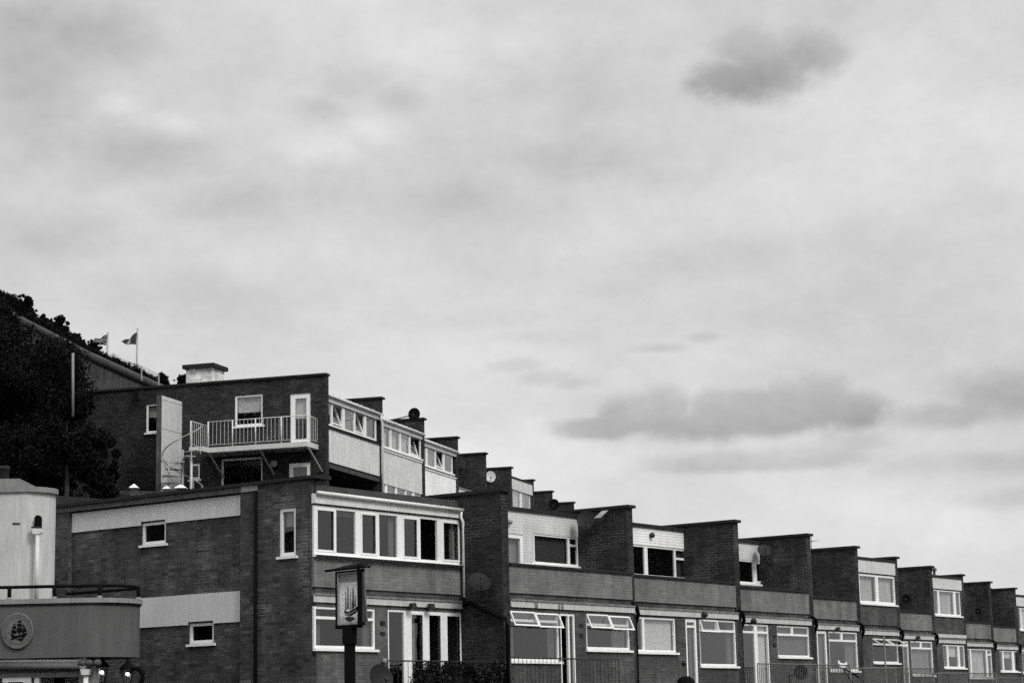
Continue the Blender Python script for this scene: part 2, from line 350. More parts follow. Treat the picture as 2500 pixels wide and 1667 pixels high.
def window(fr,par,A,B,t,mull=(),tr=None,trm=None,cas=(),fill=(),name='window',sill=True,fw=.055,frm='upvc',gl='glass',inset=.018,down=None,vm=(),openc=(),bot=None,label=None):
    """A,B = outer top-left / bottom-right pixels; mull = white mullion pixel spans; tr = transom pixel (a,b) ; vm = short mullions above the transom
       fill = per column: None | 'c' curtain | 'n' net | ('b',f) blind to fraction f | ('g',f) grey blind ; returns the hole"""
    s0,z1=fr.px(*A,t); s1,z0=fr.px(*B,t)
    if par is h1 and fr is L: s0=max(s0,SG-.10)
    if down is not None: z0=down
    if bot is not None: z0=bot
    km=A[0]; bm=(P(*A)[1]+P(*B)[1])/2
    def sx(k,a): 
        x=P(k,a,0)[0] if k else a
        return fr.px(None,x,bm,t)[0]
    ms=[(sx(m[0],m[1]),sx(m[0],m[2])) for m in mull]
    f=t-inset; fd=.06
    mb=MB(); w0=.045
    mb.box(fr,s0,s0+fw,f-fd,f,z0,z1); mb.box(fr,s1-fw,s1,f-fd,f,z0,z1)
    ins=[(s0+fw,s1-fw)]; mb.box(fr,s0+fw,s1-fw,f-fd,f,z1-fw,z1); mb.box(fr,s0+fw,s1-fw,f-fd,f,z0,z0+fw*1.15)
    zt=None
    zi0,zi1=z0+fw*1.15,z1-fw
    for a,b in ms: mb.box(fr,a,b,f-fd,f,zi0,zi1)
    edges=[s0+fw]+[v for m in ms for v in m]+[s1-fw]; cols=[(edges[2*i],edges[2*i+1]) for i in range(len(edges)//2)]
    if tr is not None:
        zt=fr.px(*tr,t)[1]
        tcols=trm if trm is not None else range(len(cols))
        for i in tcols: mb.box(fr,cols[i][0],cols[i][1],f-fd,f+.004,zt-.03,zt+.03)
    for k,a,b in vm:
        a,b=sx(k,a),sx(k,b); mb.box(fr,a,b,f-fd,f-.002,zt+.03,zi1)
    for i in cas:      # opening casement: a second, proud frame
        a,b=cols[i]; c=.042
        lo=zi0
        mb.box(fr,a,a+c,f,f+.014,lo,zi1); mb.box(fr,b-c,b,f,f+.014,lo,zi1); mb.box(fr,a+c,b-c,f,f+.014,zi1-c,zi1); mb.box(fr,a+c,b-c,f,f+.014,lo,lo+c)
    w=mb.build(name,frm,par)
    if label: w['label']=label
    gp=MB()
    for i,(a,b) in enumerate(cols):
        if i in openc: continue
        gp.quad(fr.pt(a,f-fd/2,zi0),fr.pt(b,f-fd/2,zi0),fr.pt(b,f-fd/2,zi1),fr.pt(a,f-fd/2,zi1))
    gp.build('pane',gl,w,normals=False)
    todo=[]
    for i,fl in enumerate(fill):
        if not fl or i>=len(cols): continue
        if fl=='d': todo.append((i,('c',.14))); todo.append((i,('c',-.12))); continue
        todo.append((i,fl))
    for i,fl in todo:
        a,b=cols[i]; kind=fl if isinstance(fl,str) else fl[0]; fr_=1. if isinstance(fl,str) else fl[1]
        q=MB(); tt=f-fd-.05
        if kind in 'bg':
            q.box(fr,a-.01,b+.01,tt-.01,tt,zi1-(zi1-zi0)*fr_,zi1+.01); q.build('blind','blind' if kind=='b' else 'blind_and_reflection_grey',w)
        else:          # gathered curtain: a wavy sheet
            n=max(6,int((b-a)/.035)); a0,b0=a,b
            if fr_<0: a0=b+(b-a)*fr_       # only the right-hand part of the pane
            elif fr_<1: b0=a+(b-a)*fr_
            pts=[(a0+(b0-a0)*i_/n,tt-.03+.022*math.sin(i_*1.7+a)*(1+.4*math.sin(i_*.37))) for i_ in range(n+1)]
            for (x0,y0),(x1,y1) in zip(pts,pts[1:]): q.quad(fr.pt(x0,y0,zi0),fr.pt(x1,y1,zi0),fr.pt(x1,y1,zi1),fr.pt(x0,y0,zi1))
            q.build('curtain','curtain' if kind=='c' else 'net_curtain',w)
    if sill:
        q=MB(); q.box(fr,s0-.04,s1+.07,t-inset-.01,t+.06,z0-.055,z0-.002); q.build('sill',frm,w)
    return (s0,s1,z0,z1)
def sash(fr,par,s0,s1,ztop,h,ang,t,frm='upvc',name='vent_sash',c=.035):
    """top-hung vent pushed open by ang degrees"""
    a=math.radians(ang); dn=(math.sin(a),-math.cos(a))   # along the sash: out, down
    nn=(math.cos(a),math.sin(a))
    def p(s,v,w): return fr.pt(s,t+dn[0]*v+nn[0]*w,ztop+dn[1]*v+nn[1]*w)
    def bx(mb,sa,sb,va,vb): mb.hexa([p(sa,va,0),p(sb,va,0),p(sb,vb,0),p(sa,vb,0),p(sa,va,.03),p(sb,va,.03),p(sb,vb,.03),p(sa,vb,.03)])
    mb=MB(); bx(mb,s0,s0+c,0,h); bx(mb,s1-c,s1,0,h); bx(mb,s0+c,s1-c,0,c); bx(mb,s0+c,s1-c,h-c,h)
    o=mb.build(name,frm,par)
    gp=MB(); gp.quad(p(s0+c,c,.012),p(s1-c,c,.012),p(s1-c,h-c,.012),p(s0+c,h-c,.012)); gp.build('pane','glass',o)
    return o
def shell(fr,par,s0,s1,tb,tf,z0,z1,zf,roofz,inner_floor):
    """dark rooms behind the windows: back wall, floors, flat roof"""
    q=MB(); q.box(fr,s0+.01,s1-.01,tb,tb+.22,z0,roofz); q.build('back_wall','brick_dark',par)
    q=MB(); q.box(fr,s0+.01,s1-.01,tb+.22,tf-.30,inner_floor-.14,inner_floor); q.build('floor_slab','interior',par)
    q=MB(); q.box(fr,s0+.01,s1-.01,tb+.22,tf-.005,roofz-.12,roofz+.03); q.build('flat_roof','roof_felt',par)
def pipe(par,pts,r=.045,mat='black_plastic',name='downpipe'):
    return MB().tube(pts,r,8).build(name,mat,par,smooth=True)
def globe(fr,k,a,b,t,label,r=.07,mat='dark_metal',group='wall lights along the terrace'):
    s,z=fr.px(k,a,b,t); c=fr.pt(s,t+r*.9,z); o=empty('wall_light',fr.pt(s,t,z),label,'wall light',group)
    MB().lathe(fr.pt(s,t,z),[(.001,.0),(r*.7,.0),(r*.7,.02),(.001,.021)],14,axis=(fr.n[0],fr.n[1],0)).build('base_plate',mat,o,True)
    prof=[(r*math.sin(x),-r*math.cos(x)) for x in np.linspace(.02,3.12,9)]
    MB().lathe(c,prof,14).build('lamp_globe',mat,o,True); return o
def floodlight(fr,k,a,b,t,label):
    s,z=fr.px(k,a,b,t); o=empty('floodlight',fr.pt(s,t,z),label,'floodlight','floodlights fixed to the terrace houses')
    MB().box(fr,s-.02,s+.02,t,t+.08,z-.02,z+.02).build('bracket','grey_metal',o)
    MB().hexa([fr.pt(s-.08,t+.06,z-.07),fr.pt(s+.08,t+.06,z-.07),fr.pt(s+.08,t+.16,z-.05),fr.pt(s-.08,t+.16,z-.05),fr.pt(s-.08,t+.05,z+.05),fr.pt(s+.08,t+.05,z+.05),fr.pt(s+.08,t+.13,z+.06),fr.pt(s-.08,t+.13,z+.06)]).build('lamp_head','dark_metal',o)
    return o
def dish(c,wallpt,axis,r,mat,label,up=(0,0,1)):
    """offset satellite dish: bowl, back bracket, feed arm, receiver; c = bowl centre, axis = where it looks"""
    o=empty('satellite_dish',wallpt,label,'satellite dish','satellite dishes on the terrace houses')
    ax=Vector(axis).normalized(); c=Vector(c)
    prof=[(r*x,.16*r*(x*x)) for x in (0.02,.25,.5,.7,.85,.95,1.)]; prof+=[(r*.99,.16*r-.012),(r*.5,.04*r-.015),(.02*r,-.02)]
    MB().lathe(c,prof,26,axis=ax,sx=.9,up=up).build('bowl',mat,o,True)
    upv=Vector(up); upv=(upv-ax*upv.dot(ax)).normalized(); low=c-upv*r*.92+ax*.13*r; tip=c+ax*r*.95-upv*r*.35
    MB().tube([low-ax*.05,tip],.014,6).build('feed_arm','dark_metal',o,True)
    MB().tube([tip-ax*.01,tip-(tip-c).normalized()*.11],[.035,.028],8).build('receiver','dark_metal',o,True)
    MB().tube([c-ax*.02,Vector(wallpt)*.5+(c-ax*.1)*.5,Vector(wallpt)],.022,6).build('bracket','dark_metal',o,True)
    return o
LTOP=5.33
LROW='brick terrace houses of the lower row'; UROW='brick terrace houses of the upper row'
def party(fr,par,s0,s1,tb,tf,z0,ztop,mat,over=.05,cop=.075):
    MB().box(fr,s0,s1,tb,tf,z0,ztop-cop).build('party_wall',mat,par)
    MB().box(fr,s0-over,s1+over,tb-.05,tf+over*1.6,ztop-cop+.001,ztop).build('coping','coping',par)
# ================================================================== LOWER ROW
SW=[0,5.44,11.05,16.60,21.98,27.33,32.64,38.10,43.44,48.72,54.1]     # right faces of the party walls
TF=[0.,-.10,-.30,-1.06,-2.27,-3.5,-4.7,-5.95,-7.15,-8.3,-9.5]         # wall j stands in the plane of the house on its left
WT=.26; T1=-1.24; TBK=-9.85
B_TOP,B_BOT=2.735,2.590
def band(fr,par,s0,s1,t,mat='fascia_paint'):
    MB().box(fr,s0,s1,t+.02,t+.05,B_BOT,B_TOP).build('fascia_board',mat,par)
    MB().box(fr,s0,s1,t-.02,t+.075,B_TOP+.001,B_TOP+.045).build('lead_flashing','mould',par)
def lower_house(i,label,holes_low,kind,tt,s0,s1,up_holes=None,panel='brick_panel',face='brick_facade',upmat='shiplap',rec=1.62,par=None):
    """the masonry of one house of the lower row, front plane tt, from s0 to s1"""
    if par is None: par=empty('terraced_house',L.pt((s0+s1)/2,tt-4,FLOOR-.3),label,'house',LROW)
    zb=FLOOR-.35
    mb=MB(); wall_mesh(mb,L,s0,s1,zb,B_TOP+.05,tt,.25,holes_low); mb.build('front_wall',face,par)
    MB().box(L,s0,s1,tt-.25,tt-.045,B_TOP+.051,2.92).build('floor_band','brick_gable',par)
    if kind=='balcony':
        MB().box(L,s0,s1,tt-.25,tt,2.921,3.55).build('balcony_parapet',panel,par)
        MB().box(L,s0,s1,tt-.30,tt+.05,3.551,3.61).build('parapet_coping','coping',par)
        MB().box(L,s0,s1,tt-rec-.01,tt-.26,2.62,2.80).build('balcony_floor','concrete',par)
        mb=MB(); wall_mesh(mb,L,s0,s1,2.62,5.11,tt-rec,.22,up_holes or []); mb.build('upper_wall',upmat,par)
        MB().box(L,s0,s1,tt-rec-.25,tt-rec+.06,5.111,5.20).build('roof_edge','coping',par)
        shell(L,par,s0,s1,TBK,tt-rec-.24,zb,5,5,5.12,2.7)
    else:
        if kind!='glazed':
            mb=MB(); wall_mesh(mb,L,s0,s1,2.921,4.67,tt,.25,up_holes or []); mb.build('upper_wall',face,par)
            MB().box(L,s0,s1,tt-.2,tt+.035,4.672,5.10).build('cladding',upmat,par)
            MB().box(L,s0,s1,tt-.25,tt+.07,5.101,5.19).build('roof_edge','coping',par)
        shell(L,par,s0,s1,TBK,tt-.01,zb,5,5,5.1,2.7)
    return par
# ---------------- house 1 (end house, gable to the left)
SG=-5.25
h1=empty('end_terrace_house',L.pt(-2.6,-5,FLOOR-.3),'end brick house with wide white window strip and rendered gable bands','house',LROW)
holes=[]
t=T1
holes.append(window(L,h1,('M2',85,680),('M2',785,1180),t,tr=('M2',400,822),mull=(),vm=[('M2',560,600)],fill=['d']))
holes.append(window(L,h1,('M2',925,715),('M2',1792,1290),t,mull=[('M2',1118,1190),('M2',1345,1392),('M2',1550,1600)],fill=[None,('c',.66),None,None],cas=(1,2,3),bot=FLOOR,sill=False,name='patio_doors',gl='glass'))
s1r=-.22
lower_house(1,None,holes,'glazed',t,SG-.034,s1r,par=h1,face='brick_front_pale')
MB().box(L,SG-.115,s1r,t-.26,t-.004,2.921,3.57).build('spandrel_panel','brick_panel',h1)
window(L,h1,('M1',85,385),('M1',1775,1078),t,mull=[('M1',325,342),('M1',562,622),('M1',805,835),('M1',1042,1103),('M1',1278,1308),('M1',1500,1558)],cas=(0,2,4,6),openc=(5,),fill=[('c',.35),('g',.12),None,('c',-.25),('g',.1),None,('c',-.3)],name='window_strip',fw=.06)
MB().box(L,SG-.115,s1r,t-.2,t+.05,4.72,4.93).build('eaves_board','old_paint',h1)
MB().tube([L.pt(SG-.115,t+.11,4.94),L.pt(s1r-.02,t+.11,4.90)],.043,10).build('gutter','old_paint',h1,True)
MB().box(L,SG-.115,s1r,t-.3,t+.12,3.571,3.60).build('window_ledge','coping',h1)
band(L,h1,SG-.17,s1r-.04,t)
a=L.px('M1',1800,480,t+.11); 
pipe(h1,[L.pt(-.33,t+.11,4.86),L.pt(-.33,t+.11,4.72),L.pt(-.28,t+.12,4.62),L.pt(-.25,t+.10,4.50),L.pt(-.25,t+.10,2.83)],.035,'upvc')
W0=side(L,-WT)
p0=W0.px('M2',1850,640,.06); p1=W0.px('M2',2295,835,.06)
pipe(h1,[L.pt(-.25,t+.10,2.84),L.pt(-.30,t+.13,2.66),W0.pt(p0[0],.06,p0[1]),W0.pt(p1[0]-.03,.06,p1[1]+.02),W0.pt(p1[0]+.0,.05,p1[1]-.15),W0.pt(p1[0],.05,FLOOR-.3)],.05)
for b0,b1 in ((850,905),(975,1020)):
    s0,z1=L.px('M2',835,b0,t); s1,z0=L.px('M2',890,b1,t); MB().box(L,s0,s1,t-.05,t+.012,z0,z1).build('air_brick','coping',h1)
# gable
G=side(L,SG); gb=MB(); tL=G.px('K5',836,700)[0]; tR=G.px('K7',920,480)[0]
gh=[]
gh.append(window(G,h1,('K5',1630,690),('K5',1902,920),.0,inset=.03,name='gable_window',fw=.065,gl='glass_deep'))
gh.append(window(G,h1,('K8',288,880),('K8',572,1105),.0,inset=.03,name='gable_window',fw=.07,gl='glass_deep'))
GP=side(L,SG-.12)
slim=window(GP,h1,('K7',1325,525),('K7',1515,1062),.0,inset=.03,name='gable_window',fw=.075,fill=[('b',.36)],gl='glass_deep')
wall_mesh(gb,G,TBK,tR,FLOOR-2.2,LTOP-.076,0,.28,gh); gb.build('gable_wall','brick_gable',h1)
gb=MB(); wall_mesh(gb,GP,tR,T1-.07,FLOOR-2.2,LTOP-.075,0,.085,[slim]); gb.build('gable_wall','brick_gable',h1)
MB().box(GP,TBK-.02,tL,-.119,0,FLOOR-2.2,LTOP-.075).build('pilaster','brick_gable',h1)
MB().box(G,TBK-.1,T1+.1,-.35,.19,LTOP-.074,LTOP).build('coping','coping',h1)
for zt_,zb_ in ((5.09,4.635),(2.955,2.275)):
    w=[h for h in gh if h[3]>zb_ and h[2]<zt_]
    mb=MB(); wall_mesh(mb,G,tL+.005,tR-.005,zb_,zt_,.035,.034,[(q[0]-.01,q[1]+.01,q[2],q[3]+.03) for q in w]); mb.build('render_band','pale_render',h1)
MB().box(G,-9.9,tR+.50,.045,.14,LTOP-.20,LTOP-.078).build('ring_beam','concrete',h1)
MB().box(G,tR+.06,tR+.56,.122,.16,LTOP-.205,LTOP-.079).build('ring_beam','concrete_pale',h1)
tp_=GP.px('K7',1070,700)[0]; pipe(h1,[GP.pt(tp_,.05,5.1),GP.pt(tp_,.05,FLOOR-1.9)],.04)
MB().box(GP,tR+.01,tR+.35,.0,.012,-.2,.98).build('repaired_brickwork','brick_pale',h1)
shell(L,h1,SG+.3,-WT,TBK,T1-.3,FLOOR-1,5,5,5.1,2.7)
# ---------------- house 2 .. 11
def hs(i): return (0. if i==2 else SW[i-2])+.0, SW[i-1]-WT
def mk(i,label,kind,low,ups=(),**kw):
    """low/ups: callables that build the windows and return the openings"""
    s0,s1=hs(i); tt=TF[i-1] if i>2 else 0.
    rec=kw.pop('rec',1.62)
    par=empty('terraced_house',L.pt((s0+s1)/2,tt-4,FLOOR-.3),label,'house',LROW)
    hl=low(par,tt); hu=ups(par,tt-rec if kind=='balcony' else tt) if ups else []
    lower_house(i,None,hl,kind,tt,s0,s1,hu,par=par,rec=rec,**kw)
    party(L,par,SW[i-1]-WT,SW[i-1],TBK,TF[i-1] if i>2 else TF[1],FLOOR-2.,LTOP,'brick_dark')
    band(L,par,s0-.0,s1+.02,tt)
    return par
def win_(par,*a,**k): return window(L,par,*a,**k)
def low2(p,t):
    h=[win_(p,('M4',440,735),('M4',1020,1318),t,tr=('M4',700,850),openc=(),fill=['d'],fw=.045),
       win_(p,('M4',1022,760),('M4',1212,1500),t,bot=FLOOR,sill=False,name='back_door',mull=[('M4',1125,1142)],openc=(0,),fill=[None,('g',1.)],fw=.06,gl='glass_deep'),
       win_(p,('M4',1318,770),('M4',1830,1190),t,tr=('M4',1550,898),fill=[('c',-.3)])]
    a=h[0]; zz=L.px('M4',700,738,t)[1]
    for w in (h[0],h[2]):
        m=(w[0]+w[1])/2; hh=.37
        sash(L,p,w[0]+.02,m-.005,w[3]-.01,hh,24,t-.02); sash(L,p,m+.005,w[1]-.01,w[3]-.03,hh,24,t-.01)
    for b0,b1 in ((885,925),(1000,1038)):
        s0,z1=L.px('M4',1240,b0,t); s1,z0=L.px('M4',1286,b1,t); MB().box(L,s0,s1,t-.05,t+.012,z0,z1).build('air_brick','coping',p)
    return h
def up2(p,t): return [win_(p,('M3',722,478),('M3',1240,862),t,mull=[('M3',1120,1142)],tr=('M3',1185,618),trm=[1],fill=['g',None],fw=.045,gl='glass_deep'),  # grey sheet in the wide pane is added to imitate its dull brick reflection
                      win_(p,('M3',330,468),('M3',605,900),t,bot=2.75,sill=False,name='balcony_door',fill=['c'],fw=.10)]
h2=mk(2,'brick house beside the end house, with open top vents and white clad upper room','balcony',low2,up2)
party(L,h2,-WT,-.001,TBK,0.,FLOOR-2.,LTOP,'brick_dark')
MB().box(W0,-2.02,-1.36,-.02,.03,5.0,5.16).build('padstone','concrete_pale',h2)
def low3(p,t):
    return [win_(p,('M4',1898,800),('M6',242,1215),t,mull=[('M4',1975,2000)],fill=[None,'b'],fw=.05),
            win_(p,('M6',343,822),('M6',498,1500),t,bot=FLOOR,sill=False,name='back_door',tr=('M6',420,915),fill=[('c',-.3)],fw=.09),
            win_(p,('M6',500,828),('M6',940,1372),t,tr=('M6',720,965),vm=[('M6',708,735)],fill=['d'],fw=.05)]
def up3(p,t): return [win_(p,('M3',1852,600),('M5',370,1010),t,mull=[('M3',2000,2036),('M5',226,242)],tr=('M5',290,770),trm=[2],fill=[None,None,('g',1)],gl='glass_deep',fw=.05,sill=False)]
for a_,b_ in ((728,765),(1002,1020),(1035,1060)):
    s0,z1=L.px('M3',a_,1283,.05); s1,z0=L.px('M3',b_,1345,.05); MB().box(L,s0,s1,.052,.062,B_BOT+.012,B_TOP-.01).build('fascia_patch','mould',h2)
h3=mk(3,'brick house with a pale lower blind and a round lamp on its white cladding','balcony',low3,up3)
w=L.px('M6',505,825,TF[2]); w2=L.px('M6',715,960,TF[2]); sash(L,h3,w[0]+.03,w2[0],w[1]-.03,.33,14,TF[2]-.03)
def low4(p,t):
    h=[win_(p,('M6',985,880),('M6',1325,1500),t,bot=FLOOR,sill=False,name='patio_doors',mull=[('M6',1148,1185)],tr=('M6',1080,978),fill=[None,'b'],fw=.05),
       win_(p,('M6',1395,903),('M6',1778,1268),t,tr=('M6',1585,1012),vm=[('M6',1572,1594)],fill=['g'],fw=.04)]
    for b0,b1 in ((1010,1045),(1105,1148)):
        s0,z1=L.px('M6',1350,b0,t); s1,z0=L.px('M6',1386,b1,t); MB().box(L,s0,s1,t-.05,t+.012,z0,z1).build('air_brick','coping',p)
    return h
def up4(p,t): return [win_(p,('M5',860,765),('M5',1240,1066),t,mull=[('M5',1133,1158)],cas=(1,),fw=.045,gl='glass_deep')]
h4=mk(4,'brick house with a dark satellite dish beside its short white cladding','balcony',low4,up4)
def low5(p,t):
    return [win_(p,('M6',1850,960),('M6',1992,1500),t,bot=FLOOR,sill=False,name='back_door',fill=['g'],fw=.09),
            win_(p,('M7',105,968),('M7',456,1425),t,tr=('M7',270,1078),vm=[('M7',262,284)],fill=[('c',-.32)],fw=.05)]
def up5(p,t): return [win_(p,('M5',1560,760),('M5',1812,1010),t,fill=['b'],fw=.05)]
h5=mk(5,'brick terraced house with a white clothes item and dark screen behind its lower window','balcony',low5,up5)
def low6(p,t):
    h=[win_(p,('M7',610,1050),('M7',918,1335),t,tr=('M7',760,1120),fw=.04,gl='glass_deep')]
    s0=L.px('M7',615,1055,t); s1=L.px('M7',915,1055,t); m=(s0[0]+s1[0])/2
    sash(L,p,s0[0],m-.02,s0[1]-.02,.42,58,t-.02); sash(L,p,m+.02,s1[0],s0[1]-.02,.42,58,t-.02)
    return h
def up6(p,t): return [win_(p,('M7',452,303),('M7',884,672),t,mull=[('M7',655,686)],fill=['n','n'],fw=.075)]
h6=mk(6,'brick house with white netted upper window and small vents pushed wide open below','flush',low6,up6)
def low7(p,t):
    return [win_(p,('M7',955,1080),('M7',1046,1500),t,bot=FLOOR,sill=False,name='back_door',tr=('M7',1000,1140),fw=.05,fill=['g']),
            win_(p,('M7',1048,1078),('M7',1320,1475),t,tr=('M7',1180,1165),vm=[('M7',1172,1192)],fill=['c'],fw=.05)]
h7=mk(7,'brick house with balcony and a full pale curtain in its wide lower window','balcony',low7,lambda p,t:[win_(p,('M7',790,250),('M7',860,480),t,fw=.05)])
def low8(p,t): return [win_(p,('M7',1422,1122),('M7',1682,1392),t,mull=[('M7',1474,1492),('M7',1600,1620)],fill=['g',('b',.52),'g'],fw=.045)]
def up8(p,t): return [win_(p,('M7',1312,488),('M7',1634,800),t,mull=[('M7',1368,1388),('M7',1550,1574)],fill=[None,'n','g'],fw=.05)]
h8=mk(8,'brick house with three part upper window and half drawn blind in the lower window','flush',low8,up8)
MB().box(L,hs(8)[0],hs(8)[1],TF[7]+.03,TF[7]+.11,B_TOP+.06,B_TOP+.19).build('canopy_board','fascia_paint',h8)
def low9(p,t): return [win_(p,('M7',1700,1168),('M7',1998,1505),t,mull=[('M7',1742,1756),('M7',1928,1942)],tr=('M7',1965,1238),trm=[2],fill=[None,'n','g'],fw=.04)]
h9=mk(9,'brick house with full height netted window, small black dish on its side wall','balcony',low9,lambda p,t:[])
def low10(p,t): return [win_(p,('M7',2070,1190),('M7',2298,1432),t,mull=[('M7',2112,2126),('M7',2222,2246)],fill=[None,('b',.35),'g'],fw=.04)]
h10=mk(10,'brick house with balcony and three part lower window, second from right edge','balcony',low10,lambda p,t:[])
def up11(p,t): return [win_(p,('M7',2288,700),('M7',2520,965),t,mull=[('M7',2318,2330),('M7',2420,2440)],fill=['g','b','b'],fw=.05)]
h11=mk(11,'last brick house, cut by the right edge, with a blind in its upper window','flush',lambda p,t:[win_(p,('M7',2325,1210),('M7',2480,1450),t,mull=[('M7',2370,2385)],fill=['g','b'],fw=.05)],up11)
# black rainwater pipes at each wall end, left side of the next house
H=[h1,h2,h3,h4,h5,h6,h7,h8,h9,h10,h11]
for i in range(3,12):
    if i==9: continue
    tt=TF[i-1]; s=SW[i-2]; tp=TF[i-2]
    pipe(H[i-1],[L.pt(s-.24,tp+.06,B_TOP+.10),L.pt(s-.10,tp+.10,B_TOP+.03),L.pt(s+.10,tp+.02,B_TOP-.16),L.pt(s+.10,max(tt+.12,tp-.1),B_TOP-.4),L.pt(s+.10,max(tt+.12,tp-.1),FLOOR-.3)],.055)
# ================================================================== UPPER ROW
UD=6.07
US=[0,5.47,10.93,16.45,21.78,27.15,32.42,37.65,43.4]; UT=[0,-.2,-.6,-1.15,-1.7,-2.25,-2.8,-3.4,-3.9]
UTOP=11.40; UFL=FLOOR+UD; UTB=-9.6; UW=.26
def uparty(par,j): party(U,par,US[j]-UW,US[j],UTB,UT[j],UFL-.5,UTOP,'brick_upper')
def upper_house(i,label,kind,wins_up=None,wins_low=None,clad0=8.50,rec=1.62):
    s0=US[i-1]+(.002 if i==1 else 0); s1=US[i]-UW; tt=UT[i]-.03
    par=empty('terraced_house',U.pt((s0+s1)/2,tt-4,UFL-.3),label,'house',UROW)
    hu=wins_up(par,tt) if wins_up else []; hl=wins_low(par,tt) if wins_low else []
    if kind=='strip':
        mb=MB(); wall_mesh(mb,U,s0,s1,clad0,9.66,tt,.18,[]); mb.build('cladding','shiplap_small',par)
        MB().box(U,s0,s1,tt-.25,tt+.04,9.661,9.70).build('window_ledge','coping' if i==1 else 'upvc',par)
        MB().box(U,s0,s1,tt-.2,tt+.04,10.56,10.72).build('eaves_board','old_paint',par)
        MB().tube([U.pt(s0,tt+.10,10.76),U.pt(s1+.05,tt+.10,10.74)],.055,8).build('gutter','old_paint',par,True)
        q=MB()
        for k in range(9):
            a=s0+.3+k*(s1-s0-.5)/9; q.box(U,a,a+.22,tt-.6,tt+.02,10.80,10.86)
        q.build('tile_edge','concrete_pale' ,par)
        MB().box(U,s0,s1,tt-.25,tt+.0,10.721,10.80).build('roof_edge','roof_felt',par)
        if i==1:
            mb=MB(); wall_mesh(mb,U,s0,s1,UFL-.3,8.48,tt-1.7,.2,hl); mb.build('recess_wall','brick_upper',par)
            MB().box(U,s0,s1,tt-1.7,tt-.01,8.36,8.498).build('soffit','roof_felt',par)
        else:
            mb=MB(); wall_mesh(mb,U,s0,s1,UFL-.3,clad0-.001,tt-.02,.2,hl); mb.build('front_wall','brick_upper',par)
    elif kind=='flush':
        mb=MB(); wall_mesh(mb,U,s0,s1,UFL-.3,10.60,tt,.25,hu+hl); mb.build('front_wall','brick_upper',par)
        MB().box(U,s0,s1,tt-.2,tt+.035,10.602,11.12).build('cladding','shiplap',par)
        MB().box(U,s0,s1,tt-.25,tt+.07,11.121,11.20).build('roof_edge','coping',par)
    else:
        MB().box(U,s0,s1,tt-.2,tt,8.5,9.50).build('balcony_parapet','shiplap_small',par)
        MB().box(U,s0,s1,tt-.24,tt+.04,9.501,9.55).build('parapet_coping','concrete_pale',par)
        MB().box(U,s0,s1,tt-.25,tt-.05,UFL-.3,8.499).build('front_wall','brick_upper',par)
        MB().box(U,s0,s1,tt-rec,tt-.21,8.5,8.66).build('balcony_floor','concrete',par)
        MB().box(U,s0,s1,tt-rec-.2,tt-rec-.001,8.5,11.12).build('upper_wall','shiplap',par)
    shell(U,par,s0,s1,UTB,tt-(1.95 if kind=='balcony' or i==1 else .21),UFL-.3,5,5,11.0 if kind!='strip' else 10.6,8.66)
    if i==1:
        pass
    uparty(par,i)
    return par
def W(*a,**k): return window(U,*a,**k)
def uw1(p,t):
    h=[W(p,('K4',240,345),('K4',800,830),t,mull=[('K4',286,300),('K4',412,438),('K4',546,560),('K4',662,684)],fill=['c',None,'c',None,('c',.45)],sill=False,name='window_strip',fw=.05,openc=(1,3))]
    return h
def uw1l(p,t):
    a=U.px('K4',270,1290,t-1.7); b=U.px('K4',385,1450,t-1.7)
    return [window(U,p,('K4',262,1270),('K4',390,1500),t-1.7,bot=UFL,sill=False,name='back_door',fill=['g'],fw=.06)]
u1=upper_house(1,'end house of the upper row with side balcony, white clad front and opened sashes','strip',uw1,uw1l,8.56)
def tilt(par,k,a0,b0,a1,b1,t):
    """inward-tilted dark sash seen in an open light"""
    s0,z1=U.px(k,a0,b0,t); s1,z0=U.px(k,a1,b1,t)
    q=MB(); c=.035
    def p(s,v,w=0): return U.pt(s,t-.06-(1-v)*.26,z1+(z0-z1)*v)
    def bar(sa,sb,va,vb):
        q.hexa([p(sa,va),p(sb,va),p(sb,vb),p(sa,vb)]+[tuple(Vector(p(x,y))+Vector((U.n[0]*.03,U.n[1]*.03,.01))) for x,y in ((sa,va),(sb,va),(sb,vb),(sa,vb))])
    bar(s0,s0+c,0,1); bar(s1-c,s1,0,1); bar(s0+c,s1-c,0,.05); bar(s0+c,s1-c,.95,1)
    o=q.build('open_sash','upvc',par)
    g_=MB(); g_.quad(p(s0+c,.05),p(s1-c,.05),p(s1-c,.95),p(s0+c,.95)); g_.build('pane','glass',o)
tilt(u1,'K4',305,395,410,665,UT[1]-.03); tilt(u1,'K4',565,490,662,755,UT[1]-.03)
pipe(u1,[U.pt(US[1]-UW-.12,UT[1]+.09,10.72),U.pt(US[1]-UW-.10,UT[1]+.08,10.55),U.pt(US[1]-UW-.02,UT[1]+.08,10.45),U.pt(US[1]-UW-.02,UT[1]+.08,7.4)],.045,'upvc')
u2=upper_house(2,'upper row house with net curtained window strip and a second window below its cladding','strip',
  lambda p,t:[W(p,('K4',872,590),('K4',1312,1040),t,mull=[('K4',955,975),('K4',1068,1082),('K4',1178,1192)],fill=['n','n','n',None],sill=True,name='window_strip',fw=.05,openc=(3,))],
  lambda p,t:[W(p,('K4',882,1302),('K4',1310,1560),t,mull=[('K4',905,930),('K4',1024,1042),('K4',1136,1148),('K4',1216,1240)],fill=['g','c','c','c','c'],fw=.05,inset=.03)],8.47)
tilt(u2,'K4',1196,730,1290,1010,UT[2]-.03)
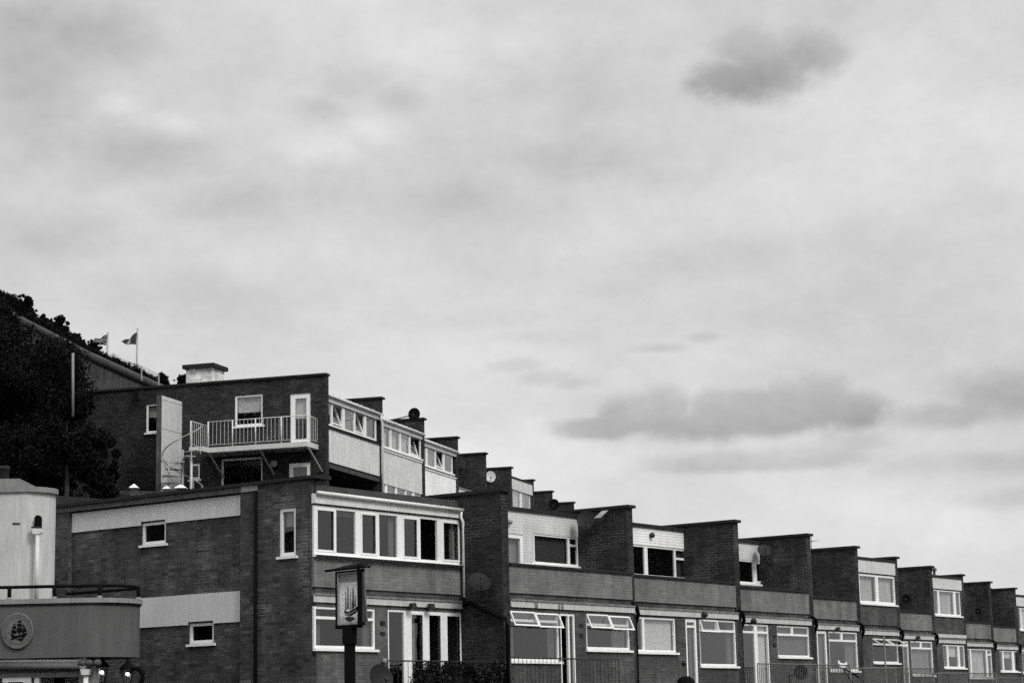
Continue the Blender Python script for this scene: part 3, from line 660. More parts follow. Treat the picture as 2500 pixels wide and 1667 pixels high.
u3=upper_house(3,'upper row house with white clad front and grey tile edge over its short window strip','strip',
  lambda p,t:[W(p,('K4',1352,850),('K4',1676,1212),t,mull=[('K4',1372,1388),('K4',1474,1486),('K4',1568,1582)],fill=[None,'c',None,('c',.45)],sill=True,name='window_strip',fw=.045,openc=(2,))],None,7.5)
tilt(u3,'K4',1490,930,1566,1150,UT[3]-.03)
u4=upper_house(4,'upper row brick house whose side wall carries a dish bracket behind a white parapet','balcony')
u5=upper_house(5,'upper row brick house with a bright white satellite dish on its side wall','balcony')
u6=upper_house(6,'upper row house with white clad panel above a two pane window, midway along the skyline','flush',
  lambda p,t:[W(p,('M8',945,732),('M8',1156,1052),t,mull=[('M8',1042,1058)],fill=['n',('c',.6)],fw=.06)])
u7=upper_house(7,'low looking upper row brick house with dark dish at its corner','balcony')
u8=upper_house(8,'farthest upper row brick house ending the skyline','balcony')
# gable of the upper row
UG=side(U,-.24); q=MB()
def UGw(*a,**k): return window(UG,u1,*a,**k)
ugh=[UGw(('K2',833,598),('K2',1150,905),.0,inset=.03,fill=[('b',.45)],name='gable_window',gl='glass_deep'),
     UGw(('K3',815,405),('K3',1135,738),.0,inset=.03,fill=[('b',.56)],name='gable_window',fw=.06,gl='glass'),
     UGw(('K3',1450,385),('K3',1686,960),.0,inset=.03,fill=[('b',.48)],name='balcony_door',fw=.16,gl='glass',sill=False),
     UGw(('K3',650,1130),('K3',1130,1480),.0,inset=.08,name='patio_doors',fw=.07,gl='glass_dark',bot=UFL,sill=False),
     UGw(('K3',1435,1180),('K3',1686,1400),.0,inset=.03,fill=['g'],name='back_door',fw=.14,bot=UFL,sill=False),
     UGw(('K3',300,1185),('K3',412,1362),.0,inset=.03,name='gable_window',fw=.07)]
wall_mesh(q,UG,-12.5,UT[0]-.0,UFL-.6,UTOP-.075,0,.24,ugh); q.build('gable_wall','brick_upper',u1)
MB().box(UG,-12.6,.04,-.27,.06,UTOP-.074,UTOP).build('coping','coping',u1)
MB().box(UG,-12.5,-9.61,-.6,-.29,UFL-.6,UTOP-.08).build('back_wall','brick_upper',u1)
# balcony on the gable
bz=9.06; bc=empty('steel_balcony',UG.pt(-2.4,.5,bz-.2),'long white steel balcony with thin balusters bracketed to the upper brick gable','balcony')
xr=UG.px('K3',1640,985,1.0)[0]; xl=UG.px('K3',505,1040,1.0)[0]; xs=UG.px('K3',300,1040,1.3)[0]
DK=.95
MB().box(UG,xs,xr,.02,DK,bz-.19,bz-.03).build('deck_edge','white_metal',bc)
MB().box(UG,xs,xl,DK+.001,DK+.42,bz-.19,bz-.03).build('landing','white_metal',bc)
MB().box(UG,xs+.05,xr-.05,.03,DK-.05,bz-.22,bz-.191).build('deck_underside','grey_metal',bc)
def rail(par,pts,z0,h,gap,r=.012,posts=None,mat='white_metal',pr=.028,hr=.022,names=('handrail','post','balusters')):
    pts=[Vector(p) for p in pts]
    MB().tube([p+Vector((0,0,h)) for p in pts],hr,6).build(names[0],mat,par,True)
    q=MB(); 
    for a,b in zip(pts,pts[1:]):
        n=max(1,int((b-a).length/gap))
        for k in range(n+1):
            p=a.lerp(b,k/n); q.tube([p+Vector((0,0,.09)),p+Vector((0,0,h))],r,5)
        q.tube([a+Vector((0,0,.09)),b+Vector((0,0,.09))],r*1.1,5)
    o=q.build(names[2],mat,par)
    for a in (posts if posts is not None else pts):
        MB().tube([Vector(a)+Vector((0,0,-.08)),Vector(a)+Vector((0,0,h+.01))],pr,6).build(names[1],mat,par,True)
zr=bz-.03+ZC
A_=lambda s,t: (*UG.pt(s,t,0)[:2],zr)
pp=[UG.px('K3',a,900,DK-.03)[0] for a in (508,788,1052,1348)]
rail(bc,[A_(xl,DK-.03),A_(xr-.03,DK-.03),A_(xr-.03,.05)],0,.86,.135,.007,pr=.024,hr=.016,posts=[A_(a,DK-.03) for a in pp])
rail(bc,[A_(xs+.04,.05),A_(xs+.04,DK+.38)],0,.86,.135,.007,pr=.024,hr=.016,posts=[A_(xs+.04,DK+.38)])
for a in (512,1095,1650):
    s=UG.px('K3',a,1040,DK)[0]
    MB().tube([UG.pt(s-.02,DK-.08,bz-.2),UG.pt(s+.12,.03,bz-.2-.72)],.035,6).build('strut','grey_metal',bc)
# spiral stair
sc_s=UG.px('K3',215,1200,1.35)[0]; st=empty('spiral_staircase',UG.pt(sc_s,1.35,UFL),'white spiral staircase with curling handrail dropping from the end of the steel balcony','staircase')
cc=lambda z:UG.pt(sc_s,1.35,z)
MB().tube([cc(UFL),cc(bz-.1)],.05,10).build('centre_pole','grey_metal',st,True)
MB().tube([UG.pt(xs+.05,1.3,UFL),UG.pt(xs+.05,1.3,bz-.2)],.045,8).build('post','white_metal',st,True)
NS=12; R_=.66
def sp(k,r,dz=0):
    ang=math.radians(-10+410*k/NS); z=bz-.2-(bz-.2-UFL)*(k/NS)
    return UG.pt(sc_s+math.cos(ang)*r,1.35+math.sin(ang)*r*1.0,z+dz)
for k in range(NS):
    q=MB(); a,b,c,d=sp(k,.05),sp(k,R_),sp(k+.9,R_),sp(k+.9,.05)
    z=a[2]; q.prism([(a[0],a[1],z),(b[0],b[1],z),(c[0],c[1],z),(d[0],d[1],z)],(0,0,.035)); q.build('tread','grey_metal',st)
MB().tube([sp(k/3,R_,.86) for k in range(0,NS*3+1)],.02,6).build('handrail','grey_metal',st,True)
q=MB()
for k in range(NS): q.tube([sp(k+.4,R_,0),sp(k+.4,R_,.86)],.012,5)
q.build('balusters','white_metal',st)
# white screen standing out from the gable
ssn=UG.px('K2',1245,515,0)[0]; scr=empty('privacy_screen',UG.pt(ssn,1.1,UFL),'tall white panelled screen wall standing out from the upper brick gable','screen')
def scr_top(): return UG.px('K2',1012,492,2.25)[1]
S_Fr=Fr(np.array(UG.pt(ssn,0,0)[:2]),UG.n,UG.u)  # along = out of the gable
ow=2.25
for it in range(30):  # projection of the outer edge
    x=UG.px('K2',1012,492,ow)[0]; ow+= (x-ssn)*.9 if False else 0
    break
# outer edge: where the ray meets the plane s=ssn
scF=Fr(np.array(UG.pt(ssn,0,0)[:2]),UG.n,-UG.u)
oo=scF.px('K2',1012,492)
owid=abs(oo[0]); ztop_s=oo[1]
zj=[scF.px('K2',1010,b)[1] for b in (540,872,1242)]
zz=[ztop_s]+zj+[UFL-.5]
q=MB()
for za,zb2 in zip(zz,zz[1:]):
    q.box(UG,ssn-.0,ssn-.05,.0,owid,za-.008,zb2+.008); 
q.build('panel','pale_render' if False else 'white_metal',scr)
MB().box(UG,ssn-.052,ssn-.15,.0,owid-.01,UFL-.5,ztop_s-.01).build('core','concrete_pale',scr)
MB().box(UG,ssn+.001,ssn-.17,owid+.001,owid+.03,UFL-.5,ztop_s).build('end_cap','concrete',scr)
# round bulkhead light
s_,z_=UG.px('K3',1270,1185,0); bl=empty('bulkhead_light',UG.pt(s_,0,z_),'round bulkhead light under the steel balcony on the upper gable','wall light')
MB().lathe(UG.pt(s_,.0,z_),[(.001,.0),(.17,0),(.17,.05),(.14,.06)],20,axis=(UG.n[0],UG.n[1],0)).build('housing','black_plastic',bl,True)
MB().lathe(UG.pt(s_,.05,z_),[(.135,0),(.12,.05),(.07,.08),(.001,.09)],20,axis=(UG.n[0],UG.n[1],0)).build('lens','grey_metal',bl,True)
# chimney block on the upper roof
ch=empty('roof_chimney',U.pt(1.8,-5,11.2),'squat white brick chimney block with overhanging dark slab on the upper roof','chimney')
CS=.55; CG=side(U,CS); ca=CG.px('K3',255,240)[0]; cb=CG.px('K3',555,230)[0]; ct=CG.px('K3',255,100)[1]; ctt=CG.px('K3',235,68)[1]
cw=U.px('K3',695,120,cb)[0]-CS
MB().box(U,CS,CS+cw,ca,cb,11.0,ct).build('brick_stack','brick_white',ch)
MB().box(U,CS-.1,CS+cw+.1,ca-.1,cb+.1,ct+.001,ct+.14).build('cap_slab','coping',ch)
# ================================================================== satellite dishes
def wall_dish(fr,k,a,b,off,r,axis,mat,label):
    s,z=fr.px(k,a,b,off); return dish(fr.pt(s,off,z),fr.pt(s,.0,z-.05),axis,r,mat,label)
W1=side(L,SW[1]-WT); W2=side(L,SW[2]-WT); W3=side(L,SW[3]-WT)
TOW=(-.35,-.9,.42)
wall_dish(W0,'M1',1975,1280,.32,.30,(.25,-1,.95),'dish_grey','large dark satellite dish on the side wall beside the white downpipe')
wall_dish(W1,'M3',1320,335,.30,.26,(-.1,-1,.35),'dish_grey','dark satellite dish hung high on the brick side wall beside a square glass panel')
wall_dish(W3,'M5',1250,680,.35,.24,(.1,-1,.8),'dish_grey','dark oval satellite dish overlapping the short white cladding')
d=at('K4',1230,525,71.3); dish(d,U.pt(10.8,-2.2,11.38),(-.15,-1,.15),.235,'black_plastic','black satellite dish standing above an upper row coping against the sky')
s_=side(U,US[5]-UW); q_=s_.px('K4',2105,1240,.3); dish(s_.pt(q_[0],.3,q_[1]),s_.pt(q_[0],0,q_[1]-.1),(.1,-1,.1),.26,'dish_white','bright white satellite dish on a brick side wall of the upper row')
q_=U.px('K4',720,1405,-1.2); dish(U.pt(q_[0],-1.2,q_[1]),U.pt(q_[0],-1.7,q_[1]-.1),(.1,-1,.2),.40,'dish_grey','dim satellite dish in the dark recess under the white cladding')
q_=UG.px('K2',715,505,.25); dish(UG.pt(q_[0],.25,q_[1]),UG.pt(q_[0],0,q_[1]-.05),(.95,-.3,.25),.20,'black_plastic','small dark dish high on the left part of the upper gable')
q_=side(U,US[7]-UW).px('M8',1425,950,.2); dish(side(U,US[7]-UW).pt(q_[0],.2,q_[1]),side(U,US[7]-UW).pt(q_[0],0,q_[1]-.1),(-.2,-1,.1),.30,'black_plastic','black satellite dish peeping out at the end of the upper skyline')
q_=side(U,US[4]-UW).px('M8',345,470,.25); dish(side(U,US[4]-UW).pt(q_[0],.25,q_[1]),side(U,US[4]-UW).pt(q_[0],0,q_[1]-.05),(.6,-.8,.3),.28,'dish_grey','faint dark dish with long cable on the second plain upper side wall')
for j,(k,a,b,r,lab) in enumerate([('M7',1000,595,.17,'small dark dish on the brick wall right of the netted upper window'),('M7',1825,738,.13,'small round black dish on the brick wall near the right edge')]):
    f=side(L,SW[6 if j==0 else 8]-WT); q_=f.px(k,a,b,.15); dish(f.pt(q_[0],.15,q_[1]),f.pt(q_[0],0,q_[1]+.02),(-.3,-1,.1),r,'black_plastic',lab)
q_=L.px('M2',840,1500,T1+1.2); dish(L.pt(q_[0],T1+1.2,q_[1]-.02),L.pt(q_[0]-.1,T1+1.15,FLOOR),(.5,-.8,.25),.31,'dish_grey','grey round dish low on the terrace in front of the end house')
q_=L.px('M6',1705,1440,TF[3]+.5); dish(L.pt(q_[0],TF[3]+.4,q_[1]),L.pt(q_[0],TF[3],q_[1]-.1),(-.2,-1,.15),.22,'black_plastic','dark round dish behind thin balusters below a wide sill')
s_=side(L,SW[3]-WT/2); ae=empty('tv_aerial',L.pt(SW[3]-WT/2,TF[3]-2.4,LTOP),'thin old television aerial on a far coping against the sky','aerial')
q=L.px('M5',2010,620,-3.4); AX=Fr(np.array(L.pt(SW[4]-WT/2,TF[4]-1.6,0)[:2]),L.u,L.n)
ae.location=AX.pt(0,0,LTOP); ae['_b']=tuple(ae.location)
m_=MB(); m_.tube([AX.pt(0,0,LTOP),AX.pt(0,0,LTOP+.42)],.010,5).build('mast','dark_metal',ae)
m_=MB(); m_.tube([AX.pt(-.3,0,LTOP+.22),AX.pt(.3,0,LTOP+.30)],.007,4)
for k in range(6): m_.tube([AX.pt(-.28+.11*k,-.14,LTOP+.225+.014*k),AX.pt(-.28+.11*k,.14,LTOP+.225+.014*k)],.005,4)
m_.build('elements','dark_metal',ae)
q=side(L,SW[5]-.1).px('M7',1320,300); q=L.px('M7',1322,310,TF[6]-1.0); o=MB().lathe(L.pt(q[0],TF[6]-1.0,5.12),[(.05,0),(.05,.18),(.10,.20),(.10,.27),(.03,.33),(.001,.34)],12).build('roof_cowl','concrete',smooth=True); tag(o,'small domed vent cowl on the roof beside a coping, near the right','roof vent')
# lamps
globe(L,'M2',865,1312,T1,'pale round garden light on the end house wall left of its doors',.065,'concrete_pale')
globe(side(L,SW[1]-WT),'M3',425,345,.0,'round lamp at the corner of the first party wall',.05,'grey_metal') if False else None
globe(L,'M3',2058,500,TF[2]-1.62,'round dark lamp on the white cladding of the balcony house with a pale lower blind',.075)
globe(L,'M6',540,780,TF[2]+.05,'dark round lamp on the fascia over the pale blind house',.085)
globe(L,'M6',1105,855,TF[3]+.05,'dark round lamp on the fascia over the white framed patio doors',.085)
globe(L,'M6',315,1335,TF[2]+.0,'small dark lamp on brick beside a white door, low on the wall',.06)
globe(L,'M3',425,345,-1.62,'round lamp on white cladding beside the brick corner over the balcony door',.07,'grey_metal')
floodlight(L,'M2',1385,685,T1+.05,'pale floodlight on the fascia above the bifold doors of the end house')
floodlight(L,'M2',1175,678,T1+.05,'small grey sensor box on the fascia left of the floodlight')
floodlight(L,'M7',185,945,TF[4]+.05,'dark square floodlight on the fascia above a door with a dark screen beside it')
floodlight(L,'M7',1110,1045,TF[6]+.05,'small grey floodlight on the fascia above a wide curtained window')
# glazed square panel on the second side wall
f=W1; s0,z1=f.px('M3',1455,215,.3); s1,z0=f.px('M3',1530,300,.3)
sp_=empty('solar_lamp_panel',f.pt((s0+s1)/2,0,z0),'small tilted square glass panel fixed high on a brick side wall','solar panel')
MB().hexa([f.pt(s0-.02,.42,z0),f.pt(s1-.02,.42,z0),f.pt(s1-.02,.45,z0),f.pt(s0-.02,.45,z0),f.pt(s0+.02,.12,z1),f.pt(s1+.02,.12,z1),f.pt(s1+.02,.15,z1),f.pt(s0+.02,.15,z1)]).build('panel','concrete_pale',sp_)
MB().tube([f.pt((s0+s1)/2,.0,z0+.1),f.pt((s0+s1)/2,.28,(z0+z1)/2)],.02,6).build('bracket','dark_metal',sp_)
# ================================================================== terrace level: deck, railings, hedge, things
MB().box(L,SG-.2,60,TBK-.5,-1.3,-ZC-.3,FLOOR-.36).build('terrace_ground','paving').__setitem__('kind','structure')
def trail(s0,s1,t,ztop,label,gap=.12,mat='grey_metal',r=.008,zb=.35):
    o=empty('terrace_railing',L.pt((s0+s1)/2,t,zb),label,'railing','thin metal railings along the terrace')
    rail(o,[L.pt(s0,t,zb),L.pt(s1,t,zb)],0,ztop-zb,gap,r,mat=mat,pr=.018,hr=.018); return o
# terrace slabs in front of the houses with their railings, stepping back with the row
slab=[(SG+.1,-.3,T1),(0.,SW[1]-.2,0.),(SW[1],SW[2]-.1,TF[2]),(SW[2],SW[3]-.1,TF[3]),(SW[3],SW[4]-.1,TF[4]),(SW[4],SW[5]-.1,TF[5]),(SW[5],SW[6]-.1,TF[6]),(SW[6],SW[7]-.1,TF[7]),(SW[7],SW[8]-.1,TF[8]),(SW[8],SW[9]-.1,TF[9]),(SW[9],SW[10],TF[10])]
tr_=[('M2',930,1306),('M4',1030,1283),None,('M6',1000,1338),('M7',300,1393),('M7',700,1387),('M7',1040,1450),('M7',1500,1446),('M7',1850,1500),('M7',2200,1505),None]
q=MB()
for (a,b,tt) in slab: q.box(L,a,b-.02,tt-.01,tt+1.45,-ZC,FLOOR-.02)
tag(q.build('terrace_walkway','paving'),kind='structure')
RL=['dark railing with widely spaced bars in front of the end house doors','thin railing crossing a white sill left of an open door',None,'close barred railing in front of white patio doors','railing crossed by black props under a hanging cloth','railing in front of the window with wide open vents','railing under the wide curtained window','railing below the half drawn blind','railing below the full height netted window, near the right edge','railing at the right edge below a three part window']
for i,(sl,p_) in enumerate(zip(slab,tr_)):
    if not p_: continue
    tt=sl[2]+1.2; z=L.px(*p_,tt)[1]
    a,b=sl[0],sl[1]
    if i==0: a=L.px('M2',925,1306,tt)[0]; b=-.05
    if i==1: a=L.px('M4',452,1300,tt)[0]; b=L.px('M4',1710,1300,tt)[0]
    trail(a,b-.05,tt,z,RL[i],gap=(.17 if i==0 else .15 if i==1 else .10),mat='dark_metal' if i<2 else 'rail_grey',r=.007 if i<2 else .009)
# leaves
def leaves(centers,radii,n,size,squash=(1,1,1),surf=.35,rng=RNG):
    """n small leaf quads spread through ellipsoid clumps; returns verts, faces"""
    c=np.asarray(centers,float); rr=np.asarray(radii,float); w=rr**2/np.sum(rr**2); idx=rng.choice(len(c),n,p=w)
    d=rng.normal(size=(n,3)); d/=np.linalg.norm(d,axis=1)[:,None]; rad=(surf+(1-surf)*rng.random(n))**.6*(1+.10*rng.normal(size=n))
    pos=c[idx]+d*(rr[idx]*rad)[:,None]*np.array(squash)
    a=rng.normal(size=(n,3)); a/=np.linalg.norm(a,axis=1)[:,None]; b=np.cross(a,rng.normal(size=(n,3))); b/=np.linalg.norm(b,axis=1)[:,None]
    sz=size*(.6+.8*rng.random(n))[:,None]
    v=np.stack([pos-a*sz,pos-b*sz*.55,pos+a*sz,pos+b*sz*.55],1).reshape(-1,3)
    return v,np.arange(4*n).reshape(-1,4)
def leaf_obj(name,v,f,mats,parent=None,base=None):
    off=np.array(parent['_b']) if parent is not None else np.array(base if base is not None else v.mean(0))
    me=bpy.data.meshes.new(name); me.from_pydata((v-off).tolist(),[],f.tolist())
    for m in mats: me.materials.append(MATS[m])
    me.polygons.foreach_set('material_index',RNG.choice(len(mats),len(f)).astype(np.int32))
    me.uv_layers.new(name='UVMap').data.foreach_set('uv',np.repeat(v[:,:2],1,0)[f.ravel()].ravel())
    o=bpy.data.objects.new(name,me); SC.collection.objects.link(o)
    if parent is not None: o.parent=parent
    else: o.location=tuple(off)
    return o
# hedge in front of the end house
tt=T1+1.05; ha=L.px('M2',1165,1400,tt)[0]; hb=-.02; hz=L.px('M2',1700,1305,tt)[1]
hd=empty('clipped_hedge',L.pt((ha+hb)/2,tt,0),'dense dark clipped hedge hiding the foot of the bifold doors','hedge')
cs=[L.pt(ha+.12+(hb-ha-.2)*RNG.random(),tt+.25*RNG.random(),(hz-.12)-1.3*RNG.random()) for _ in range(260)]
v,f=leaves(cs,[.14]*len(cs),30000,.028); leaf_obj('foliage',v,f,['leaf_dark','leaf_mid','leaf_mid','leaf_mid','leaf_light'],hd)
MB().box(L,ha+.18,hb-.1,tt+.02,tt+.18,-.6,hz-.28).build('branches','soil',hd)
# kettle barbecue
kc=L.px('M6',350,1520,TF[2]+.9); kb=empty('kettle_barbecue',L.pt(kc[0],TF[2]+.9,FLOOR),'black domed kettle barbecue on the terrace below a white door','barbecue')
MB().lathe(L.pt(kc[0],TF[2]+.9,kc[1]-.22),[(.001,.30),(.08,.295),(.16,.26),(.22,.18),(.245,.06),(.25,0),(.24,-.06),(.18,-.18),(.08,-.24),(.001,-.25)],22).build('bowl','black_plastic',kb,True)
for a in (0,2.1,4.2): MB().tube([L.pt(kc[0]+.15*math.cos(a),TF[2]+.9+.15*math.sin(a),kc[1]-.4),L.pt(kc[0]+.25*math.cos(a),TF[2]+.9+.25*math.sin(a),FLOOR)],.012,6).build('leg','dark_metal',kb)
# washing post and cloth, props
pa=L.px('M7',742,1020,TF[5]+1.0); pb=L.px('M7',770,1385,TF[5]+1.0)
MB().tube([L.pt(pa[0],TF[5]+1.,pa[1]),L.pt(pa[0],TF[5]+1.,FLOOR)],.03,8).build('washing_post','concrete_pale'); tag(bpy.data.objects['washing_post'],'plain pale post standing in front of the wide open vents','post')
c0=L.px('M7',215,1300,TF[4]+.7); c1=L.px('M7',320,1370,TF[4]+.7)
q=MB(); n=14
for i in range(n):
    f0,f1=i/n,(i+1)/n
    def cp(f_,v_): return L.pt(c0[0]+(c1[0]-c0[0])*f_,TF[4]+.7+.03*math.sin(f_*19),c0[1]-.07*math.sin(f_*3.14)-.05*f_-v_*(.10+.05*math.sin(f_*3.0)))
    q.quad(cp(f0,0),cp(f1,0),cp(f1,1),cp(f0,1))
o=q.build('hanging_cloth','bright_white',normals=False); m_=o.modifiers.new('t','SOLIDIFY'); m_.thickness=.006; tag(o,'white cloth sagging from a line in front of the dark screen window','cloth')
for i,(a,b) in enumerate([((285,1400),(365,1566)),((300,1400),(440,1500))]):
    p0=L.px('M7',*a,TF[4]+1.35); p1=L.px('M7',*b,TF[4]+1.5)
    o=MB().tube([L.pt(p0[0],TF[4]+1.32,p0[1]),L.pt(p1[0],TF[4]+1.55,p1[1])],.03,6).build('black_prop','black_plastic'); tag(o,['steeper black prop leaning on the railing below the hanging cloth','flatter black prop leaning on the railing below the hanging cloth'][i],'prop','black props under the hanging cloth')
# ================================================================== SIGN POST
SD=38.; pc=at('M2',490,1300,SD); sx,sy=pc[0],pc[1]
sg=empty('pub_sign',(sx,sy,0),'dark pub sign post carrying a framed painting of a sailing ship','sign')
def zpx(k,a,b,D): return at(k,a,b,D)[2]
zb_=zpx('M2',490,905,SD); zc_=zpx('M2',490,1115,SD)
MB().hexa([(sx-.095,sy-.095,0),(sx+.095,sy-.095,0),(sx+.095,sy+.095,0),(sx-.095,sy+.095,0),(sx-.095,sy-.095,zc_),(sx+.095,sy-.095,zc_),(sx+.095,sy+.095,zc_),(sx-.095,sy+.095,zc_)]).build('post','black_plastic',sg)
w=.125; MB().hexa([(sx-w,sy-w,zc_+.001),(sx+w,sy-w,zc_+.001),(sx+w,sy+w,zc_+.001),(sx-w,sy+w,zc_+.001),(sx-w,sy-w,zb_),(sx+w,sy-w,zb_),(sx+w,sy+w,zb_),(sx-w,sy+w,zb_)]).build('post_head','black_plastic',sg)
# board frame: its left end is farther away than its right end
bw_=.62; ang=math.radians(90+48)   # direction of the board in plan (from far-left to near-right)
SF=Fr((sx-.0,sy),(math.cos(math.radians(-44)),math.sin(math.radians(-44))),(-math.sin(math.radians(44)),-math.cos(math.radians(44))))
lo=SF.px('M2',352,890)[0]; hi=SF.px('M2',632,890)[0]; z1=SF.px('M2',490,275)[1]; z0=SF.px('M2',490,895)[1]
fw=.05
q=MB(); q.box(SF,lo,lo+.035,-.06,.06,z0,z1); q.box(SF,hi-.05,hi,-.07,.07,z0-.02,z1+.1); q.box(SF,lo+.035,hi-.05,-.06,.06,z1-.03,z1); q.box(SF,lo-.01,hi-.05,-.06,.06,z0-.06,z0); q.build('outer_frame','black_plastic',sg)
a0,a1,b0,b1=lo+.035,hi-.05,z0,z1-.03
q=MB(); f2=.035; q.box(SF,a0,a0+f2,.0,.045,b0,b1); q.box(SF,a1-f2*.2,a1,.0,.045,b0,b1); q.box(SF,a0+f2,a1-f2*.2,.0,.045,b1-f2*.6,b1); q.box(SF,a0+f2,a1-f2*.2,.0,.045,b0,b0+f2); q.build('inner_frame','grey_metal',sg)
# painting (procedural): dark lettered strip, bright sky, ship, sea
def painting():
    m,nt,N,Lk,b=_new('ship_painting'); tc=N.new('ShaderNodeTexCoord'); sp2=N.new('ShaderNodeSeparateXYZ'); Lk.new(tc.outputs['UV'],sp2.inputs[0])
    mr=N.new('ShaderNodeMapRange'); mr.inputs[1].default_value=b0+ZC; mr.inputs[2].default_value=b1+ZC; Lk.new(sp2.outputs[1],mr.inputs[0])
    c=_ramp(nt,mr.outputs[0],[(0,.34),(.13,.55),(.2,.85),(.55,.85),(.80,.55),(.82,.20),(1,.14)])
    c=_mul(nt,c,_ramp(nt,_noise(nt,_map(nt,tc.outputs['UV'],(5,9,1)),3,6),[(.3,.45),(.65,1.25)]))
    Lk.new(c,b.inputs['Base Color']); b.inputs['Roughness'].default_value=.4
painting()
MB().box(SF,a0+f2,a1-f2*.2,.003,.016,b0+f2,b1-f2*.6).build('painted_board','ship_painting',sg)
W_=a1-a0; Hh=b1-b0
def PB(u,v,d): return SF.pt(a0+W_*u,.017+d,b0+Hh*v)
def poly(uv,d,mat,name):
    o=MB().prism([PB(u,v,d) for u,v in uv],(SF.n[0]*.004,SF.n[1]*.004,0)).build(name,mat,sg); return o
poly([(.27,.30),(.33,.26),(.50,.25),(.80,.31),(.97,.36),(.95,.28),(.80,.21),(.62,.17),(.40,.18),(.30,.23)],0,'black_plastic','painted_hull')
poly([(.30,.235),(.50,.215),(.85,.275),(.86,.255),(.52,.19),(.33,.20)],.005,'concrete_pale','painted_stripe')
for u,w_,v0,v1,mt in ((.36,.05,.27,.62,'dark_metal'),(.46,.07,.30,.72,'concrete'),(.58,.09,.28,.63,'grey_metal'),(.70,.09,.30,.68,'dark_metal'),(.80,.06,.33,.55,'concrete')):
    poly([(u-w_*.6,v0),(u+w_*.6,v0+.01),(u+w_*.25,v1),(u-w_*.1,v1+.02)],0,mt,'painted_sail')
poly([(.30,.13),(.45,.16),(.72,.14),(.78,.10),(.55,.06),(.40,.08)],0,'dark_metal','painted_reflection')
# roof bars and side bracket
l2=SF.px('M2',232,290)[0]; h2_=SF.px('M2',745,255)[0]
q=MB(); q.tube([SF.pt(l2,.05,z1+.035),SF.pt(h2_,.05,z1+.035)],.022,8); q.build('roof_bar','black_plastic',sg,True)
MB().prism([SF.pt(lo-.06,.07,z1+.05),SF.pt(hi+.12,.07,z1+.05),SF.pt(hi+.05,.0,z1+.11),SF.pt(lo+.1,.0,z1+.09)],(SF.n[0]*-.12,SF.n[1]*-.12,0.03)).build('canopy','black_plastic',sg)
MB().tube([SF.pt(hi,.05,z1+.02),SF.pt(h2_-.03,.05,z1+.02)],.012,6).build('light_tube','bright_white',sg,True)
MB().prism([SF.pt(hi+.001,.0,z1-.04),SF.pt(hi+.03,.0,z1-.05),SF.pt(hi+.13,.0,z0+.03),SF.pt(hi+.001,.0,z0+.03)],(SF.n[0]*-.03,SF.n[1]*-.03,0)).build('side_board','concrete',sg)
# ================================================================== PUB at the left
PD=40.
pub=empty('seafront_pub',(at('K6',100,1000,PD)[0],PD+4,0),'cream rounded pub building with grey curved fascia, ship plaque and rails, at the left edge','pub')
rx=at('K6',1605,900,PD+.85)[0]-.04
zt=zpx('K6',800,590,PD); zc=zpx('K6',800,645,PD); zb=zpx('K6',800,1268,PD); 
def curve_plan(xr,yf,r,xl,n=18,yb=None,inset=0.,a1=55):
    """front edge from far left, round the right end and back towards the left"""
    pts=[(xl,yf+inset)]
    cx,cy=xr-r,yf+r; rr=r-inset
    for i in range(n+1):
        a=-math.pi/2+math.radians(90+a1)*i/n; pts.append((cx+rr*math.cos(a),cy+rr*math.sin(a)))
    a=math.radians(a1); k=(yb-pts[-1][1])/math.cos(a); pts.append((pts[-1][0]-math.sin(a)*k,yb)); return pts
def wallstrip(pts,z0,z1,th,name,mat,par,smooth=True):
    q=MB(); 
    v3=[Vector((x,y,0)) for x,y in pts]; nrm=[]
    for i in range(len(v3)):
        d=(v3[min(i+1,len(v3)-1)]-v3[max(i-1,0)]).normalized(); nrm.append(Vector((-d.y,d.x,0)))
    for i in range(len(v3)-1):
        a,b=v3[i],v3[i+1]; c,d=b+nrm[i+1]*th,a+nrm[i]*th
        for lo_,hi_,pp_ in ((z0,z1,None),):
            q.quad((a.x,a.y,z0),(b.x,b.y,z0),(b.x,b.y,z1),(a.x,a.y,z1)); q.quad((d.x,d.y,z0),(d.x,d.y,z1),(c.x,c.y,z1),(c.x,c.y,z0))
            q.quad((a.x,a.y,z1),(b.x,b.y,z1),(c.x,c.y,z1),(d.x,d.y,z1)); q.quad((a.x,a.y,z0),(d.x,d.y,z0),(c.x,c.y,z0),(b.x,b.y,z0))
    q.v,q.f,q.m=q.v,q.f,q.m
    o=q.build(name,mat,par,normals=False); return o
bay=curve_plan(rx,PD,1.0,-16,yb=PD+3)
wallstrip(bay,zb,zc,.25,'bay_fascia','pub_fascia',pub)
wallstrip([(x+(.06 if i>3 else 0),y-.05) for i,(x,y) in enumerate(bay)],zc+.001,zt,.35,'bay_coping','pub_coping',pub)
wallstrip([(x+(.03 if i>3 else 0),y-.03) for i,(x,y) in enumerate(bay)],zc-.03,zc,.05,'bay_drip','coping',pub)
q=MB(); q.prism([(-16,PD+.1,zb+.3),(rx-1.0,PD+.1,zb+.3),(rx-.3,PD+.8,zb+.3),(rx-1.6,PD+2.5,zb+.3),(-16,PD+2.5,zb+.3)],(0,0,.1)); q.build('bay_roof','roof_felt',pub)
q=MB(); q.prism([(-16,PD+.1,zb+.001),(rx-1.0,PD+.1,zb+.001),(rx-.3,PD+.8,zb+.001),(rx-1.6,PD+2.5,zb+.001),(-16,PD+2.5,zb+.001)],(0,0,.05)); q.build('soffit','roof_felt',pub)
